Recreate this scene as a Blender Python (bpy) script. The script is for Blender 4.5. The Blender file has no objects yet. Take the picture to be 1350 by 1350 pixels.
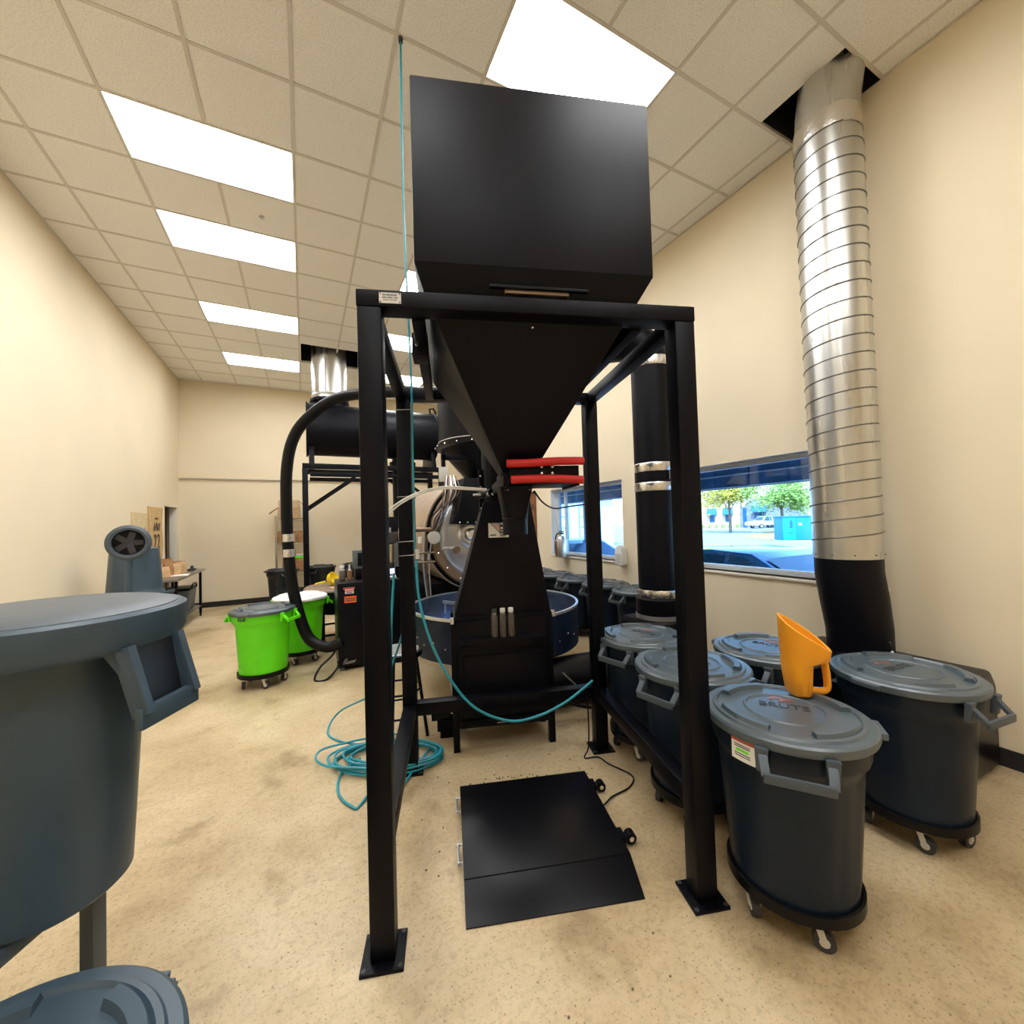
import bpy, bmesh, math, random
from mathutils import Vector, Matrix
random.seed(7)
PI = math.pi
R_ = math.radians
scene = bpy.context.scene
COL = scene.collection

# ------------------------------------------------------------------ camera
FPX, YAW, PITCH, ROLL = 546.87, 0.464255, 0.025055, -0.02977
EYE = Vector((0, 0, 1.58))
def cam_axes():
    cy, sy, cp, sp = math.cos(YAW), math.sin(YAW), math.cos(PITCH), math.sin(PITCH)
    w = Vector((sy*cp, cy*cp, sp)); r = Vector((cy, -sy, 0)); u = r.cross(w)
    cr, sr = math.cos(ROLL), math.sin(ROLL)
    return cr*r + sr*u, -sr*r + cr*u, w
CR, CU, CW = cam_axes()
cd = bpy.data.cameras.new('camera'); cam = bpy.data.objects.new('camera', cd); COL.objects.link(cam)
cd.sensor_width = 36; cd.sensor_fit = 'HORIZONTAL'; cd.lens = FPX/1350*36; cd.clip_start = .02; cd.clip_end = 300
M = Matrix.Identity(4)
for i in range(3):
    M[i][0], M[i][1], M[i][2], M[i][3] = CR[i], CU[i], -CW[i], EYE[i]
cam.matrix_world = M
scene.camera = cam

def ray(x, y): return CW + CR*((x-675)/FPX) - CU*((y-675)/FPX)
def on_z(x, y, z): d = ray(x, y); return EYE + d*((z-EYE.z)/d.z)
def on_x(x, y, X): d = ray(x, y); return EYE + d*(X/d.x)
def at_d(x, y, d): return EYE + ray(x, y)*d

# ------------------------------------------------------------------ world, sun, exposure
w = bpy.data.worlds.new('sky'); scene.world = w; w.use_nodes = True
nt = w.node_tree; nt.nodes.clear()
out = nt.nodes.new('ShaderNodeOutputWorld'); bg = nt.nodes.new('ShaderNodeBackground'); sky = nt.nodes.new('ShaderNodeTexSky')
sky.sky_type = 'NISHITA'; sky.sun_disc = False; sky.sun_elevation = R_(48); sky.sun_rotation = R_(-120)
bg.inputs[1].default_value = 0.62
nt.links.new(sky.outputs[0], bg.inputs[0]); nt.links.new(bg.outputs[0], out.inputs[0])
sd = bpy.data.lights.new('sun', 'SUN'); sun = bpy.data.objects.new('sun', sd); COL.objects.link(sun)
sd.energy = 4.2; sd.angle = R_(0.6); sd.color = (1, .96, .88)
sun.rotation_euler = Vector((0.55, 0.50, -0.85)).to_track_quat('-Z', 'Y').to_euler()
scene.view_settings.view_transform = 'Standard'; scene.view_settings.look = 'None'
scene.view_settings.exposure = 1.0; scene.view_settings.gamma = 1.0; scene.view_settings.use_curve_mapping = False
LIGHT_STRENGTH = 9.6

# ------------------------------------------------------------------ materials
def mat(name, col, rough=.5, metal=0., var=0., vscale=8., bump=0., bscale=60., spec=.5, emit=None, estr=0., coat=0.):
    m = bpy.data.materials.new(name); m.use_nodes = True
    n = m.node_tree; b = n.nodes['Principled BSDF']
    b.inputs['Base Color'].default_value = (*col, 1); b.inputs['Roughness'].default_value = rough
    b.inputs['Metallic'].default_value = metal; b.inputs['Specular IOR Level'].default_value = spec
    if coat: b.inputs['Coat Weight'].default_value = coat
    tc = n.nodes.new('ShaderNodeTexCoord')
    if var:
        t = n.nodes.new('ShaderNodeTexNoise'); t.inputs['Scale'].default_value = vscale; t.inputs['Detail'].default_value = 5
        r = n.nodes.new('ShaderNodeValToRGB')
        r.color_ramp.elements[0].position = .3; r.color_ramp.elements[1].position = .7
        r.color_ramp.elements[0].color = (*[c*(1-var) for c in col], 1)
        r.color_ramp.elements[1].color = (*[min(1, c*(1+var)) for c in col], 1)
        n.links.new(tc.outputs['Object'], t.inputs[0]); n.links.new(t.outputs[0], r.inputs[0]); n.links.new(r.outputs[0], b.inputs['Base Color'])
    if bump:
        t = n.nodes.new('ShaderNodeTexNoise'); t.inputs['Scale'].default_value = bscale; t.inputs['Detail'].default_value = 4
        u = n.nodes.new('ShaderNodeBump'); u.inputs['Strength'].default_value = bump; u.inputs['Distance'].default_value = .004
        n.links.new(tc.outputs['Object'], t.inputs[0]); n.links.new(t.outputs[0], u.inputs['Height']); n.links.new(u.outputs[0], b.inputs['Normal'])
    if emit:
        b.inputs['Emission Color'].default_value = (*emit, 1); b.inputs['Emission Strength'].default_value = estr
    return m

M_ = {}
def reg(k, *a, **kw): M_[k] = mat(k, *a, **kw)
reg('wall', (.80, .69, .50), .75, var=.03, vscale=1.2, bump=.12, bscale=90)
reg('jamb', (.80, .74, .62), .6)
reg('black', (.0022, .0024, .0046), .40, spec=.14, var=.25, vscale=6, bump=.08, bscale=200)
reg('black_satin', (.0028, .0030, .0058), .42, spec=.16, bump=.05, bscale=160, var=.2, vscale=3)
reg('black_gloss', (.003, .003, .0045), .34, spec=.2)
reg('black_rubber', (.0035, .0035, .0042), .40, spec=.2)
reg('tray_blue', (.005, .012, .032), .4, var=.3, spec=.25)
reg('tray_steel', (.20, .25, .36), .24, .9, var=.3, vscale=5)
reg('can', (.008, .0155, .029), .36, spec=.22, var=.10, vscale=5, bump=.08, bscale=140)
reg('can_lid', (.058, .085, .105), .36, spec=1.0, var=.12, vscale=6, bump=.08, bscale=140)
reg('can_light', (.060, .078, .098), .45)
reg('can_dark', (.008, .010, .016), .42, var=.15)
reg('can_blue', (.045, .075, .105), .40, var=.10, vscale=5)
reg('green', (.13, .78, .004), .42, var=.08, vscale=3, bump=.05)
reg('white', (.80, .80, .78), .5)
reg('white_lid', (.82, .82, .80), .55)
reg('offwhite', (.62, .60, .54), .55)
reg('red', (.62, .02, .018), .55, bump=.1, bscale=40)
reg('red_print', (.50, .10, .075), .6)
reg('lid_red', (.32, .12, .10), .5)
reg('dark_print', (.035, .035, .04), .6)
reg('orange', (.90, .36, .012), .38)
reg('orange_rim_lit', (.95, .50, .06), .35)  # paler copy of the scoop plastic, rim highlight put into the colour
reg('orange_sticker', (.95, .13, .02), .6)
reg('yellow', (.85, .62, .02), .4)
reg('teal', (.015, .27, .36), .38)
reg('chrome', (.70, .70, .70), .22, 1.)
reg('steel', (.72, .73, .76), .30, .85, var=.10, vscale=4)
reg('steel_table', (.36, .35, .34), .35, 1., var=.1)
reg('foil', (.80, .78, .76), .22, 1., bump=.9, bscale=45)
reg('shell', (.52, .40, .29), .42, .6, var=.12, vscale=3)
reg('bronze', (.22, .15, .10), .45, .7, var=.15)
reg('cardboard', (.50, .33, .17), .8, var=.08)
reg('cardboard_in', (.60, .43, .25), .8, var=.08)
reg('kraft', (.34, .17, .07), .75, var=.22, vscale=14)
reg('kraft_light', (.60, .37, .18), .7, var=.15, vscale=10)
reg('burlap', (.62, .42, .19), .9, var=.12, vscale=30, bump=.4, bscale=160)
reg('burlap_pale', (.66, .52, .30), .9, var=.12, vscale=30, bump=.4, bscale=160)
reg('paper', (.85, .84, .80), .7)
reg('brown_wood', (.22, .085, .03), .5, var=.2)
reg('table_brown', (.20, .135, .085), .55, var=.15, vscale=4)
reg('beans', (.10, .085, .07), .5, var=.8, vscale=140)
reg('clear', (.40, .40, .38), .15)
reg('brass', (.62, .55, .33), .35, .7)
reg('grey_box', (.10, .115, .12), .5)
reg('screen', (.2, .3, .35), .3, emit=(.55, .8, .95), estr=.9)
reg('screen2', (.2, .2, .35), .3, emit=(.52, .50, .95), estr=.9)
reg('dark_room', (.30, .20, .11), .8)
reg('baseboard', (.012, .012, .014), .5)
reg('grid', (.66, .62, .56), .6)
reg('deck', (.006, .006, .008), .9)  # near-black colour stands in for the shade above the ceiling holes
reg('lightframe', (.80, .77, .75), .5)
reg('alu', (.72, .78, .84), .45, .2)
reg('conduit', (.50, .46, .40), .4, .7)
reg('seam', (.16, .16, .155), .4, .8)
reg('pedestal', (.50, .47, .42), .5, var=.1)
reg('diffuser', (.9, .9, .9), .5, emit=(.965, .985, 1.0), estr=LIGHT_STRENGTH)
# exterior
reg('asphalt', (.40, .40, .41), .85, var=.12, vscale=1.5)
reg('road', (.50, .50, .52), .85, var=.08, vscale=.8)
reg('dry_grass', (.50, .33, .12), .9, var=.25, vscale=6)
reg('stucco', (.60, .40, .26), .85, var=.06)
reg('stone', (.22, .22, .25), .85, var=.15, vscale=2)
reg('ext_white', (.72, .76, .80), .7, var=.04)
reg('ext_blue', (.22, .38, .52), .6, var=.08)
reg('awning_blue', (.02, .16, .30), .6)
reg('soffit', (.09, .19, .36), .7, var=.35, vscale=3)
reg('leaf', (.30, .42, .08), .7, var=.35, vscale=1.2)
reg('leaf_yellow', (.58, .47, .07), .7, var=.3, vscale=1.2)
reg('bark', (.16, .12, .09), .9, var=.2)
reg('teal_box', (.0, .34, .46), .5)
reg('teal_box_dark', (.0, .20, .36), .5)
reg('car_blue', (.03, .20, .42), .25, .3, coat=.6)
reg('car_glass', (.03, .10, .18), .1)
reg('truck_white', (.55, .52, .50), .35)
reg('tyre', (.03, .03, .03), .8)

def floor_mat():
    m = bpy.data.materials.new('sealed_concrete'); m.use_nodes = True; n = m.node_tree; b = n.nodes['Principled BSDF']
    tc = n.nodes.new('ShaderNodeTexCoord'); L = n.links.new
    def noise(sc, det, rough=.55):
        t = n.nodes.new('ShaderNodeTexNoise'); t.inputs['Scale'].default_value = sc; t.inputs['Detail'].default_value = det
        t.inputs['Roughness'].default_value = rough; L(tc.outputs['Object'], t.inputs[0]); return t
    def ramp(src, stops):
        r = n.nodes.new('ShaderNodeValToRGB'); e = r.color_ramp.elements
        e[0].position, e[0].color = stops[0][0], (*stops[0][1], 1); e[1].position, e[1].color = stops[-1][0], (*stops[-1][1], 1)
        for p, c in stops[1:-1]:
            q = e.new(p); q.color = (*c, 1)
        L(src, r.inputs[0]); return r
    def mix(a, c, f, mode='MULTIPLY'):
        x = n.nodes.new('ShaderNodeMix'); x.data_type = 'RGBA'; x.blend_type = mode; x.inputs[0].default_value = f
        L(a, x.inputs[6]); L(c, x.inputs[7]); return x
    base = ramp(noise(.9, 6, .62).outputs[0], [(.30, (.35, .245, .12)), (.48, (.53, .405, .235)), (.66, (.68, .55, .36))])
    fine = ramp(noise(38, 8, .75).outputs[0], [(.34, (.55, .52, .47)), (.52, (1, 1, 1)), (.7, (1.0, .99, .96))])
    pit = ramp(noise(95, 2, .5).outputs[0], [(.30, (.30, .25, .20)), (.37, (1, 1, 1))])
    stain = ramp(noise(2.6, 3).outputs[0], [(.28, (.60, .55, .48)), (.42, (1, 1, 1))])
    x = mix(mix(mix(base.outputs[0], fine.outputs[0], .55).outputs[2], pit.outputs[0], .75).outputs[2], stain.outputs[0], .8)
    L(x.outputs[2], b.inputs['Base Color'])
    rr = n.nodes.new('ShaderNodeMapRange'); L(noise(3, 4).outputs[0], rr.inputs[0]); rr.inputs[3].default_value = .30; rr.inputs[4].default_value = .55
    L(rr.outputs[0], b.inputs['Roughness']); b.inputs['Specular IOR Level'].default_value = .45
    u = n.nodes.new('ShaderNodeBump'); u.inputs['Strength'].default_value = .12; u.inputs['Distance'].default_value = .003
    L(noise(60, 5).outputs[0], u.inputs['Height']); L(u.outputs[0], b.inputs['Normal'])
    return m
M_['floor'] = floor_mat()
def tile_mat():
    m = mat('ceiling_tile', (.66, .61, .54), .9); n = m.node_tree; b = n.nodes['Principled BSDF']
    tc = n.nodes.new('ShaderNodeTexCoord'); t = n.nodes.new('ShaderNodeTexNoise'); t.inputs['Scale'].default_value = 105; t.inputs['Detail'].default_value = 6
    r = n.nodes.new('ShaderNodeValToRGB'); r.color_ramp.elements[0].position = .33; r.color_ramp.elements[1].position = .50
    r.color_ramp.elements[0].color = (.73, .715, .68, 1); r.color_ramp.elements[1].color = (.90, .885, .85, 1)
    u = n.nodes.new('ShaderNodeBump'); u.inputs['Strength'].default_value = .35; u.inputs['Distance'].default_value = .004
    n.links.new(tc.outputs['Object'], t.inputs[0]); n.links.new(t.outputs[0], r.inputs[0]); n.links.new(r.outputs[0], b.inputs['Base Color'])
    n.links.new(t.outputs[0], u.inputs['Height']); n.links.new(u.outputs[0], b.inputs['Normal']); return m
M_['tile'] = tile_mat()
def glass_mat():
    m = bpy.data.materials.new('tinted_window_glass'); m.use_nodes = True; n = m.node_tree; n.nodes.clear()
    o = n.nodes.new('ShaderNodeOutputMaterial'); mx = n.nodes.new('ShaderNodeMixShader'); t = n.nodes.new('ShaderNodeBsdfTransparent'); g = n.nodes.new('ShaderNodeBsdfGlossy')
    t.inputs[0].default_value = (.66, .84, .98, 1); g.inputs['Roughness'].default_value = .03; mx.inputs[0].default_value = .05
    n.links.new(t.outputs[0], mx.inputs[1]); n.links.new(g.outputs[0], mx.inputs[2]); n.links.new(mx.outputs[0], o.inputs[0]); return m
M_['glass'] = glass_mat()
def duct_mat():
    m = mat('galvanised_duct', (.60, .60, .58), .26, 1.0); n = m.node_tree; b = n.nodes['Principled BSDF']
    tc = n.nodes.new('ShaderNodeTexCoord'); mp = n.nodes.new('ShaderNodeMapping'); mp.inputs['Scale'].default_value = (7, 7, .5)
    t = n.nodes.new('ShaderNodeTexNoise'); t.inputs['Scale'].default_value = 2.0; t.inputs['Detail'].default_value = 4
    r = n.nodes.new('ShaderNodeMapRange'); r.inputs[1].default_value = .3; r.inputs[2].default_value = .7; r.inputs[3].default_value = .24; r.inputs[4].default_value = .42
    n.links.new(tc.outputs['Object'], mp.inputs[0]); n.links.new(mp.outputs[0], t.inputs[0]); n.links.new(t.outputs[0], r.inputs[0]); n.links.new(r.outputs[0], b.inputs['Roughness']); return m
M_['duct'] = duct_mat()

# ------------------------------------------------------------------ mesh builder
class MB:
    def __init__(s): s.v = []; s.f = []; s.m = []; s.mats = []; s.cur = 0
    def use(s, k):
        if k not in s.mats: s.mats.append(k)
        s.cur = s.mats.index(k); return s
    def add(s, vs, fs):
        o = len(s.v); s.v += [tuple(v) for v in vs]; s.f += [tuple(i+o for i in f) for f in fs]; s.m += [s.cur]*len(fs); return s
    def hexa(s, c): # 8 corners: bottom 4 ccw, top 4 ccw
        return s.add(c, [(3, 2, 1, 0), (4, 5, 6, 7), (0, 1, 5, 4), (1, 2, 6, 5), (2, 3, 7, 6), (3, 0, 4, 7)])
    def box(s, x0, x1, y0, y1, z0, z1, rot=None, piv=None):
        c = [Vector(p) for p in ((x0, y0, z0), (x1, y0, z0), (x1, y1, z0), (x0, y1, z0), (x0, y0, z1), (x1, y0, z1), (x1, y1, z1), (x0, y1, z1))]
        if rot is not None:
            pv = Vector(piv) if piv else sum(c, Vector())/8
            c = [pv + rot @ (p-pv) for p in c]
        return s.hexa(c)
    def bar(s, a, b, w, h, up=(0, 0, 1)):
        a, b = Vector(a), Vector(b); d = (b-a).normalized(); up = Vector(up)
        x = d.cross(up)
        if x.length < 1e-4: x = d.cross(Vector((1, 0, 0)))
        x.normalize(); y = x.cross(d).normalized(); x *= w/2; y *= h/2
        return s.hexa([a-x-y, a+x-y, b+x-y, b-x-y, a-x+y, a+x+y, b+x+y, b-x+y])
    def frust(s, r0, z0, r1, z1): # rects (x0,x1,y0,y1)
        return s.hexa([(r0[0], r0[2], z0), (r0[1], r0[2], z0), (r0[1], r0[3], z0), (r0[0], r0[3], z0), (r1[0], r1[2], z1), (r1[1], r1[2], z1), (r1[1], r1[3], z1), (r1[0], r1[3], z1)])
    def tube(s, path, r, n=10, cap=True, closed=False):
        P = [Vector(p) for p in path]; k = len(P); rs = r if isinstance(r, (list, tuple)) else [r]*k
        T = []
        for i in range(k):
            a = P[(i-1) % k] if (closed or i > 0) else P[i]; b = P[(i+1) % k] if (closed or i < k-1) else P[i]
            T.append((b-a).normalized())
        u = T[0].orthogonal().normalized(); vs = []; fs = []
        for i in range(k):
            u = (u - T[i]*u.dot(T[i])).normalized(); w_ = T[i].cross(u)
            for j in range(n):
                t = 2*PI*j/n; vs.append(P[i] + (u*math.cos(t) + w_*math.sin(t))*rs[i])
        for i in range(k if closed else k-1):
            i2 = (i+1) % k
            for j in range(n):
                fs.append((i*n+j, i*n+(j+1) % n, i2*n+(j+1) % n, i2*n+j))
        if cap and not closed:
            fs.append(tuple(range(n-1, -1, -1))); fs.append(tuple((k-1)*n+j for j in range(n)))
        return s.add(vs, fs)
    def lathe(s, prof, n=32, c=(0, 0, 0), axis='z', mod=None, a0=0, a1=2*PI):
        c = Vector(c); full = abs(a1-a0-2*PI) < 1e-6; m = n if full else n+1; vs = []; fs = []
        for (r, z) in prof:
            for j in range(m):
                t = a0 + (a1-a0)*j/n; rr = r + (mod(t, z, r) if mod else 0)
                p = Vector((rr*math.cos(t), rr*math.sin(t), z))
                if axis == 'y': p = Vector((p.x, -p.z, p.y))   # +z -> -y
                if axis == 'x': p = Vector((p.z, p.x, p.y))
                vs.append(c+p)
        for i in range(len(prof)-1):
            for j in range(n):
                j2 = (j+1) % m if full else j+1
                fs.append((i*m+j, i*m+j2, (i+1)*m+j2, (i+1)*m+j))
        if not full: fs += [tuple(i*m for i in range(len(prof))), tuple(i*m+n for i in range(len(prof)-1, -1, -1))]
        return s.add(vs, fs)
    def cyl(s, a, b, r, n=20, r2=None): return s.tube([a, b], [r, r if r2 is None else r2], n)
    def prism(s, poly, axis, lo, hi):
        k = len(poly)
        def P(p, t): return {'z': (p[0], p[1], t), 'y': (p[0], t, p[1]), 'x': (t, p[0], p[1])}[axis]
        vs = [P(p, lo) for p in poly] + [P(p, hi) for p in poly]
        fs = [tuple(range(k-1, -1, -1)), tuple(range(k, 2*k))] + [(i, (i+1) % k, k+(i+1) % k, k+i) for i in range(k)]
        return s.add(vs, fs)
    def ball(s, c, r, n=12, sx=1, sy=1, sz=1):
        k = max(4, n//2); prof = [(max(1e-4, math.sin(PI*i/k)), -math.cos(PI*i/k)) for i in range(k+1)]; o = len(s.v)
        s.lathe(prof, n)
        for i in range(o, len(s.v)):
            x, y, z = s.v[i]; s.v[i] = (c[0]+x*r*sx, c[1]+y*r*sy, c[2]+z*r*sz)
        return s
    def mesh(s, name, bevel=0, smooth=35):
        me = bpy.data.meshes.new(name); me.from_pydata(s.v, [], s.f); me.update()
        for k in s.mats: me.materials.append(M_[k])
        for p, i in zip(me.polygons, s.m): p.material_index = i
        b = bmesh.new(); b.from_mesh(me); bmesh.ops.recalc_face_normals(b, faces=b.faces)
        if bevel:
            ed = [e for e in b.edges if len(e.link_faces) == 2 and e.calc_face_angle(0) > .5]
            bmesh.ops.bevel(b, geom=ed, offset=bevel, segments=2, affect='EDGES', profile=.6, clamp_overlap=True)
        b.to_mesh(me); b.free()
        if smooth:
            me.polygons.foreach_set('use_smooth', [True]*len(me.polygons)); me.set_sharp_from_angle(angle=R_(smooth))
        return me
    def obj(s, name, parent=None, bevel=0, smooth=35):
        o = bpy.data.objects.new(name, s.mesh(name, bevel, smooth)); COL.objects.link(o)
        if parent: o.parent = parent
        return o
def mb(k): return MB().use(k)
def tag(o, label, cat, group=None):
    o['label'] = label; o['category'] = cat
    if group: o['group'] = group
    return o
def thing(name, label, cat, loc=(0, 0, 0), rz=0, group=None):
    o = bpy.data.objects.new(name, None); COL.objects.link(o); o.location = loc; o.rotation_euler = (0, 0, rz); o.empty_display_size = .1
    return tag(o, label, cat, group)
def struct(o): o['kind'] = 'structure'; return o
def copy_tree(o, parent=None):
    c = o.copy(); COL.objects.link(c); c.parent = parent
    for ch in list(o.children): copy_tree(ch, c)
    return c
def rbox(name, k, parent, x0, x1, y0, y1, z0, z1, bevel=.004):
    return mb(k).box(x0, x1, y0, y1, z0, z1).obj(name, parent, bevel)
def spline(pts, k=8):
    P = [Vector(p) for p in pts]; o = []
    for i in range(len(P)-1):
        a, b, c, d = P[max(0, i-1)], P[i], P[i+1], P[min(len(P)-1, i+2)]
        for j in range(k):
            t = j/k; o.append(.5*((2*b) + (c-a)*t + (2*a-5*b+4*c-d)*t*t + (3*b-a-3*c+d)*t**3))
    o.append(P[-1]); return o
def text(name, s, size, k, parent, loc, rot, ext=.001, space=1.0):
    cu = bpy.data.curves.new(name, 'FONT'); cu.body = s; cu.size = size; cu.extrude = ext; cu.align_x = 'CENTER'; cu.align_y = 'CENTER'; cu.space_character = space
    t = bpy.data.objects.new(name, cu); COL.objects.link(t)
    bpy.context.view_layer.update()
    me = bpy.data.meshes.new_from_object(t.evaluated_get(bpy.context.evaluated_depsgraph_get()))
    bpy.data.objects.remove(t); bpy.data.curves.remove(cu)
    me.materials.clear(); me.materials.append(M_[k])
    o = bpy.data.objects.new(name, me); COL.objects.link(o); o.parent = parent; o.location = loc; o.rotation_euler = rot; return o

# ================================================================== SETTING
XL, XR, YB, YF, ZC, WT = -2.29, 3.81, 10.61, -4.0, 4.7308, .20
T, GX, GY = .6096, -.0361, 3.2071
struct(mb('floor').box(XL-.1, XR+.1, YF-.1, YB+.1, -.12, 0).obj('floor', smooth=0))
struct(mb('wall').box(XL-WT, XR+WT, YB, YB+WT, -.12, ZC+.8).obj('wall_back', smooth=0))
struct(mb('wall').box(XL-WT, XR+WT, YF-WT, YF, -.12, ZC+.8).obj('wall_front', smooth=0))
def wall_with(name, xa, xb, openings):
    m = mb('wall'); y = YF
    for (y0, y1, z0, z1) in sorted(openings):
        m.box(xa, xb, y, y0, -.12, ZC+.8); 
        if z0 > 0: m.box(xa, xb, y0, y1, -.12, z0)
        m.box(xa, xb, y0, y1, z1, ZC+.8); y = y1
    m.box(xa, xb, y, YB, -.12, ZC+.8)
    return struct(m.obj(name, smooth=0))
W1, W2, D1 = (1.51, 3.31, 1.02, 2.12), (4.30, 6.10, 1.01, 2.12), (9.60, 10.46, 0, 2.09)
wall_with('wall_right', XR, XR+WT, [W1, W2])
WL = .115
wall_with('wall_left', XL-WL, XL, [D1])
# corridor beyond the doorway
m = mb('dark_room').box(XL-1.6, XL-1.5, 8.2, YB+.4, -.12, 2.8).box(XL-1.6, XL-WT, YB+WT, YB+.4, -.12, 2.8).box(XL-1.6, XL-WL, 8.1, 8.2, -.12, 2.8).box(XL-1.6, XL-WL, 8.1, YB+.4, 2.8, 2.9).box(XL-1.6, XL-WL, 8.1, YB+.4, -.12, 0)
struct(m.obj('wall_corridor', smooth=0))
d = struct(bpy.data.objects.new('door_1', None)); COL.objects.link(d)
for (y0, y1, z0, z1) in ((D1[0], D1[0]+.02, 0, D1[3]), (D1[1]-.02, D1[1], 0, D1[3]), (D1[0], D1[1], D1[3]-.02, D1[3])):
    rbox('door_jamb', 'jamb', d, XL-WL-.005, XL+.006, y0, y1, z0, z1, .003)
# brown door on the window wall
d = struct(bpy.data.objects.new('door_2', None)); COL.objects.link(d)
rbox('door_leaf', 'brown_wood', d, XR-.035, XR-.004, 6.66, 7.56, .01, 2.08, .004)
for y0, y1, z0, z1 in ((6.60, 6.66, 0, 2.14), (7.56, 7.62, 0, 2.14), (6.60, 7.62, 2.08, 2.14)): rbox('door_frame', 'brown_wood', d, XR-.05, XR-.002, y0, y1, z0, z1, .004)
for z in (.3, 1.1, 1.85): rbox('hinge', 'dark_print', d, XR-.062, XR-.05, 6.63, 6.67, z-.05, z+.05, .002)
struct(rbox('baseboard_back', 'baseboard', None, XL, XR, YB-.012, YB-.0005, 0, .11, .003))
struct(rbox('baseboard_left', 'baseboard', None, XL+.0005, XL+.012, YF, 9.59, 0, .11, .003))
struct(rbox('baseboard_right', 'baseboard', None, XR-.012, XR-.0005, YF, 6.59, 0, .11, .003))

# windows
def window(n, y0, y1, z0, z1, mull):
    o = struct(bpy.data.objects.new('window_%d' % n, None)); COL.objects.link(o); xo = XR+.15
    for a in ((xo-.03, xo+.03, y0, y0+.05, z0, z1), (xo-.03, xo+.03, y1-.05, y1, z0, z1), (xo-.03, xo+.03, y0+.05, y1-.05, z0, z0+.05), (xo-.03, xo+.03, y0+.05, y1-.05, z1-.05, z1)):
        rbox('window_frame', 'alu', o, *a, .004)
    rbox('window_sill', 'jamb', o, XR-.02, xo-.03, y0-.02, y1+.02, z0-.025, z0, .004)
    ys = [y0+.05] + list(mull) + [y1-.05]
    for a, b in zip(ys, ys[1:]): mb('glass').box(xo-.004, xo+.004, a, b, z0+.05, z1-.05).obj('pane', o, smooth=0)
    for q in mull: rbox('mullion', 'alu', o, xo-.025, xo+.025, q-.018, q+.018, z0+.05, z1-.05, .003)
    # white lining of the reveal
    rbox('reveal_lining', 'white', o, XR, xo-.03, y1-.006, y1-.0005, z0, z1, 0); rbox('reveal_lining', 'white', o, XR, xo-.03, y0+.0005, y0+.006, z0, z1, 0)
    rbox('reveal_lining', 'white', o, XR, xo-.03, y0, y1, z1-.006, z1-.0005, 0)
window(1, *W1, []); window(2, *W2, [5.86])

# ceiling: grid of bars with lay-in tiles, lights and duct holes left out
LIGHTS = [(-2, 1), (-2, 3), (-2, 6), (-2, 9), (2, -2), (2, 3), (2, 6), (2, 9), (2, 1), (-2, -2), (-2, -5), (2, -5), (-2, -8), (2, -8)]  # walkway's fifth and both rows' last two: out of view, added for light
HOLES = [(3.33, 3.81, 1.38, 1.97), (-.01, 1.02, 7.82, 8.70)]
cx = sorted([XL, XR] + [GX+c*T for c in range(-3, 7)]); ry = sorted([YF, YB] + [GY+r*T for r in range(-11, 13)])
m = mb('grid')
for x in cx[1:-1]:
    for y0, y1 in zip(ry, ry[1:]):
        ym = (y0+y1)/2
        if any(h[0]+.03 < x < h[1]-.03 and h[2] < ym < h[3] for h in HOLES): continue
        if any(abs(x-(GX+(c+1)*T)) < .01 and GY+r*T < ym < GY+(r+1)*T for c, r in LIGHTS): continue
        m.box(x-.012, x+.012, y0, y1, ZC-.004, ZC+.03)
for y in ry[1:-1]:
    for x0, x1 in zip(cx, cx[1:]):
        xm = (x0+x1)/2
        if any(h[0] < xm < h[1] and h[2]+.03 < y < h[3]-.03 for h in HOLES): continue
        m.box(x0, x1, y-.012, y+.012, ZC-.0045, ZC+.03)
m.box(XL, XL+.02, YF, YB, ZC-.004, ZC+.02).box(XR-.02, XR, YF, 1.38, ZC-.004, ZC+.02).box(XR-.02, XR, 1.97, YB, ZC-.004, ZC+.02).box(XL, XR, YB-.02, YB, ZC-.004, ZC+.02)
ceil = struct(m.obj('ceiling', smooth=0))
mb('deck').box(XL, XR, YF, YB, ZC+.75, ZC+.8).obj('deck', ceil, smooth=0)
m = mb('deck')
for h in HOLES: m.box(h[0]-.02, h[0], h[2], h[3], ZC+.02, ZC+.75).box(h[1]-(.008 if h[1] > 3.8 else 0), h[1]+(0 if h[1] > 3.8 else .02), h[2], h[3], ZC+.001, ZC+.75).box(h[0], h[1], h[2]-.02, h[2], ZC+.02, ZC+.75).box(h[0], h[1], h[3], h[3]+.02, ZC+.02, ZC+.75)
m.obj('hole_shade_panels', ceil, smooth=0)  # black panels added so the ceiling holes stay dark inside
tile_cache = {}
def tile(x0, x1, y0, y1):
    key = (round(x1-x0, 3), round(y1-y0, 3))
    if key not in tile_cache: tile_cache[key] = mb('tile').box(0, x1-x0, 0, y1-y0, 0, .018).mesh('ceiling_tile', smooth=0)
    o = bpy.data.objects.new('ceiling_tile', tile_cache[key]); COL.objects.link(o); o.parent = ceil; o.location = (x0, y0, ZC+random.uniform(0, .002))
def cut(rect, h):
    x0, x1, y0, y1 = rect
    if h[1] <= x0+.02 or h[0] >= x1-.02 or h[3] <= y0+.02 or h[2] >= y1-.02: return [rect]
    o = []
    if h[0] > x0+.02: o.append((x0, h[0], y0, y1)); x0 = h[0]
    if h[1] < x1-.02: o.append((h[1], x1, y0, y1)); x1 = h[1]
    if h[2] > y0+.02: o.append((x0, x1, y0, h[2]))
    if h[3] < y1-.02: o.append((x0, x1, h[3], y1))
    return o
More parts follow.
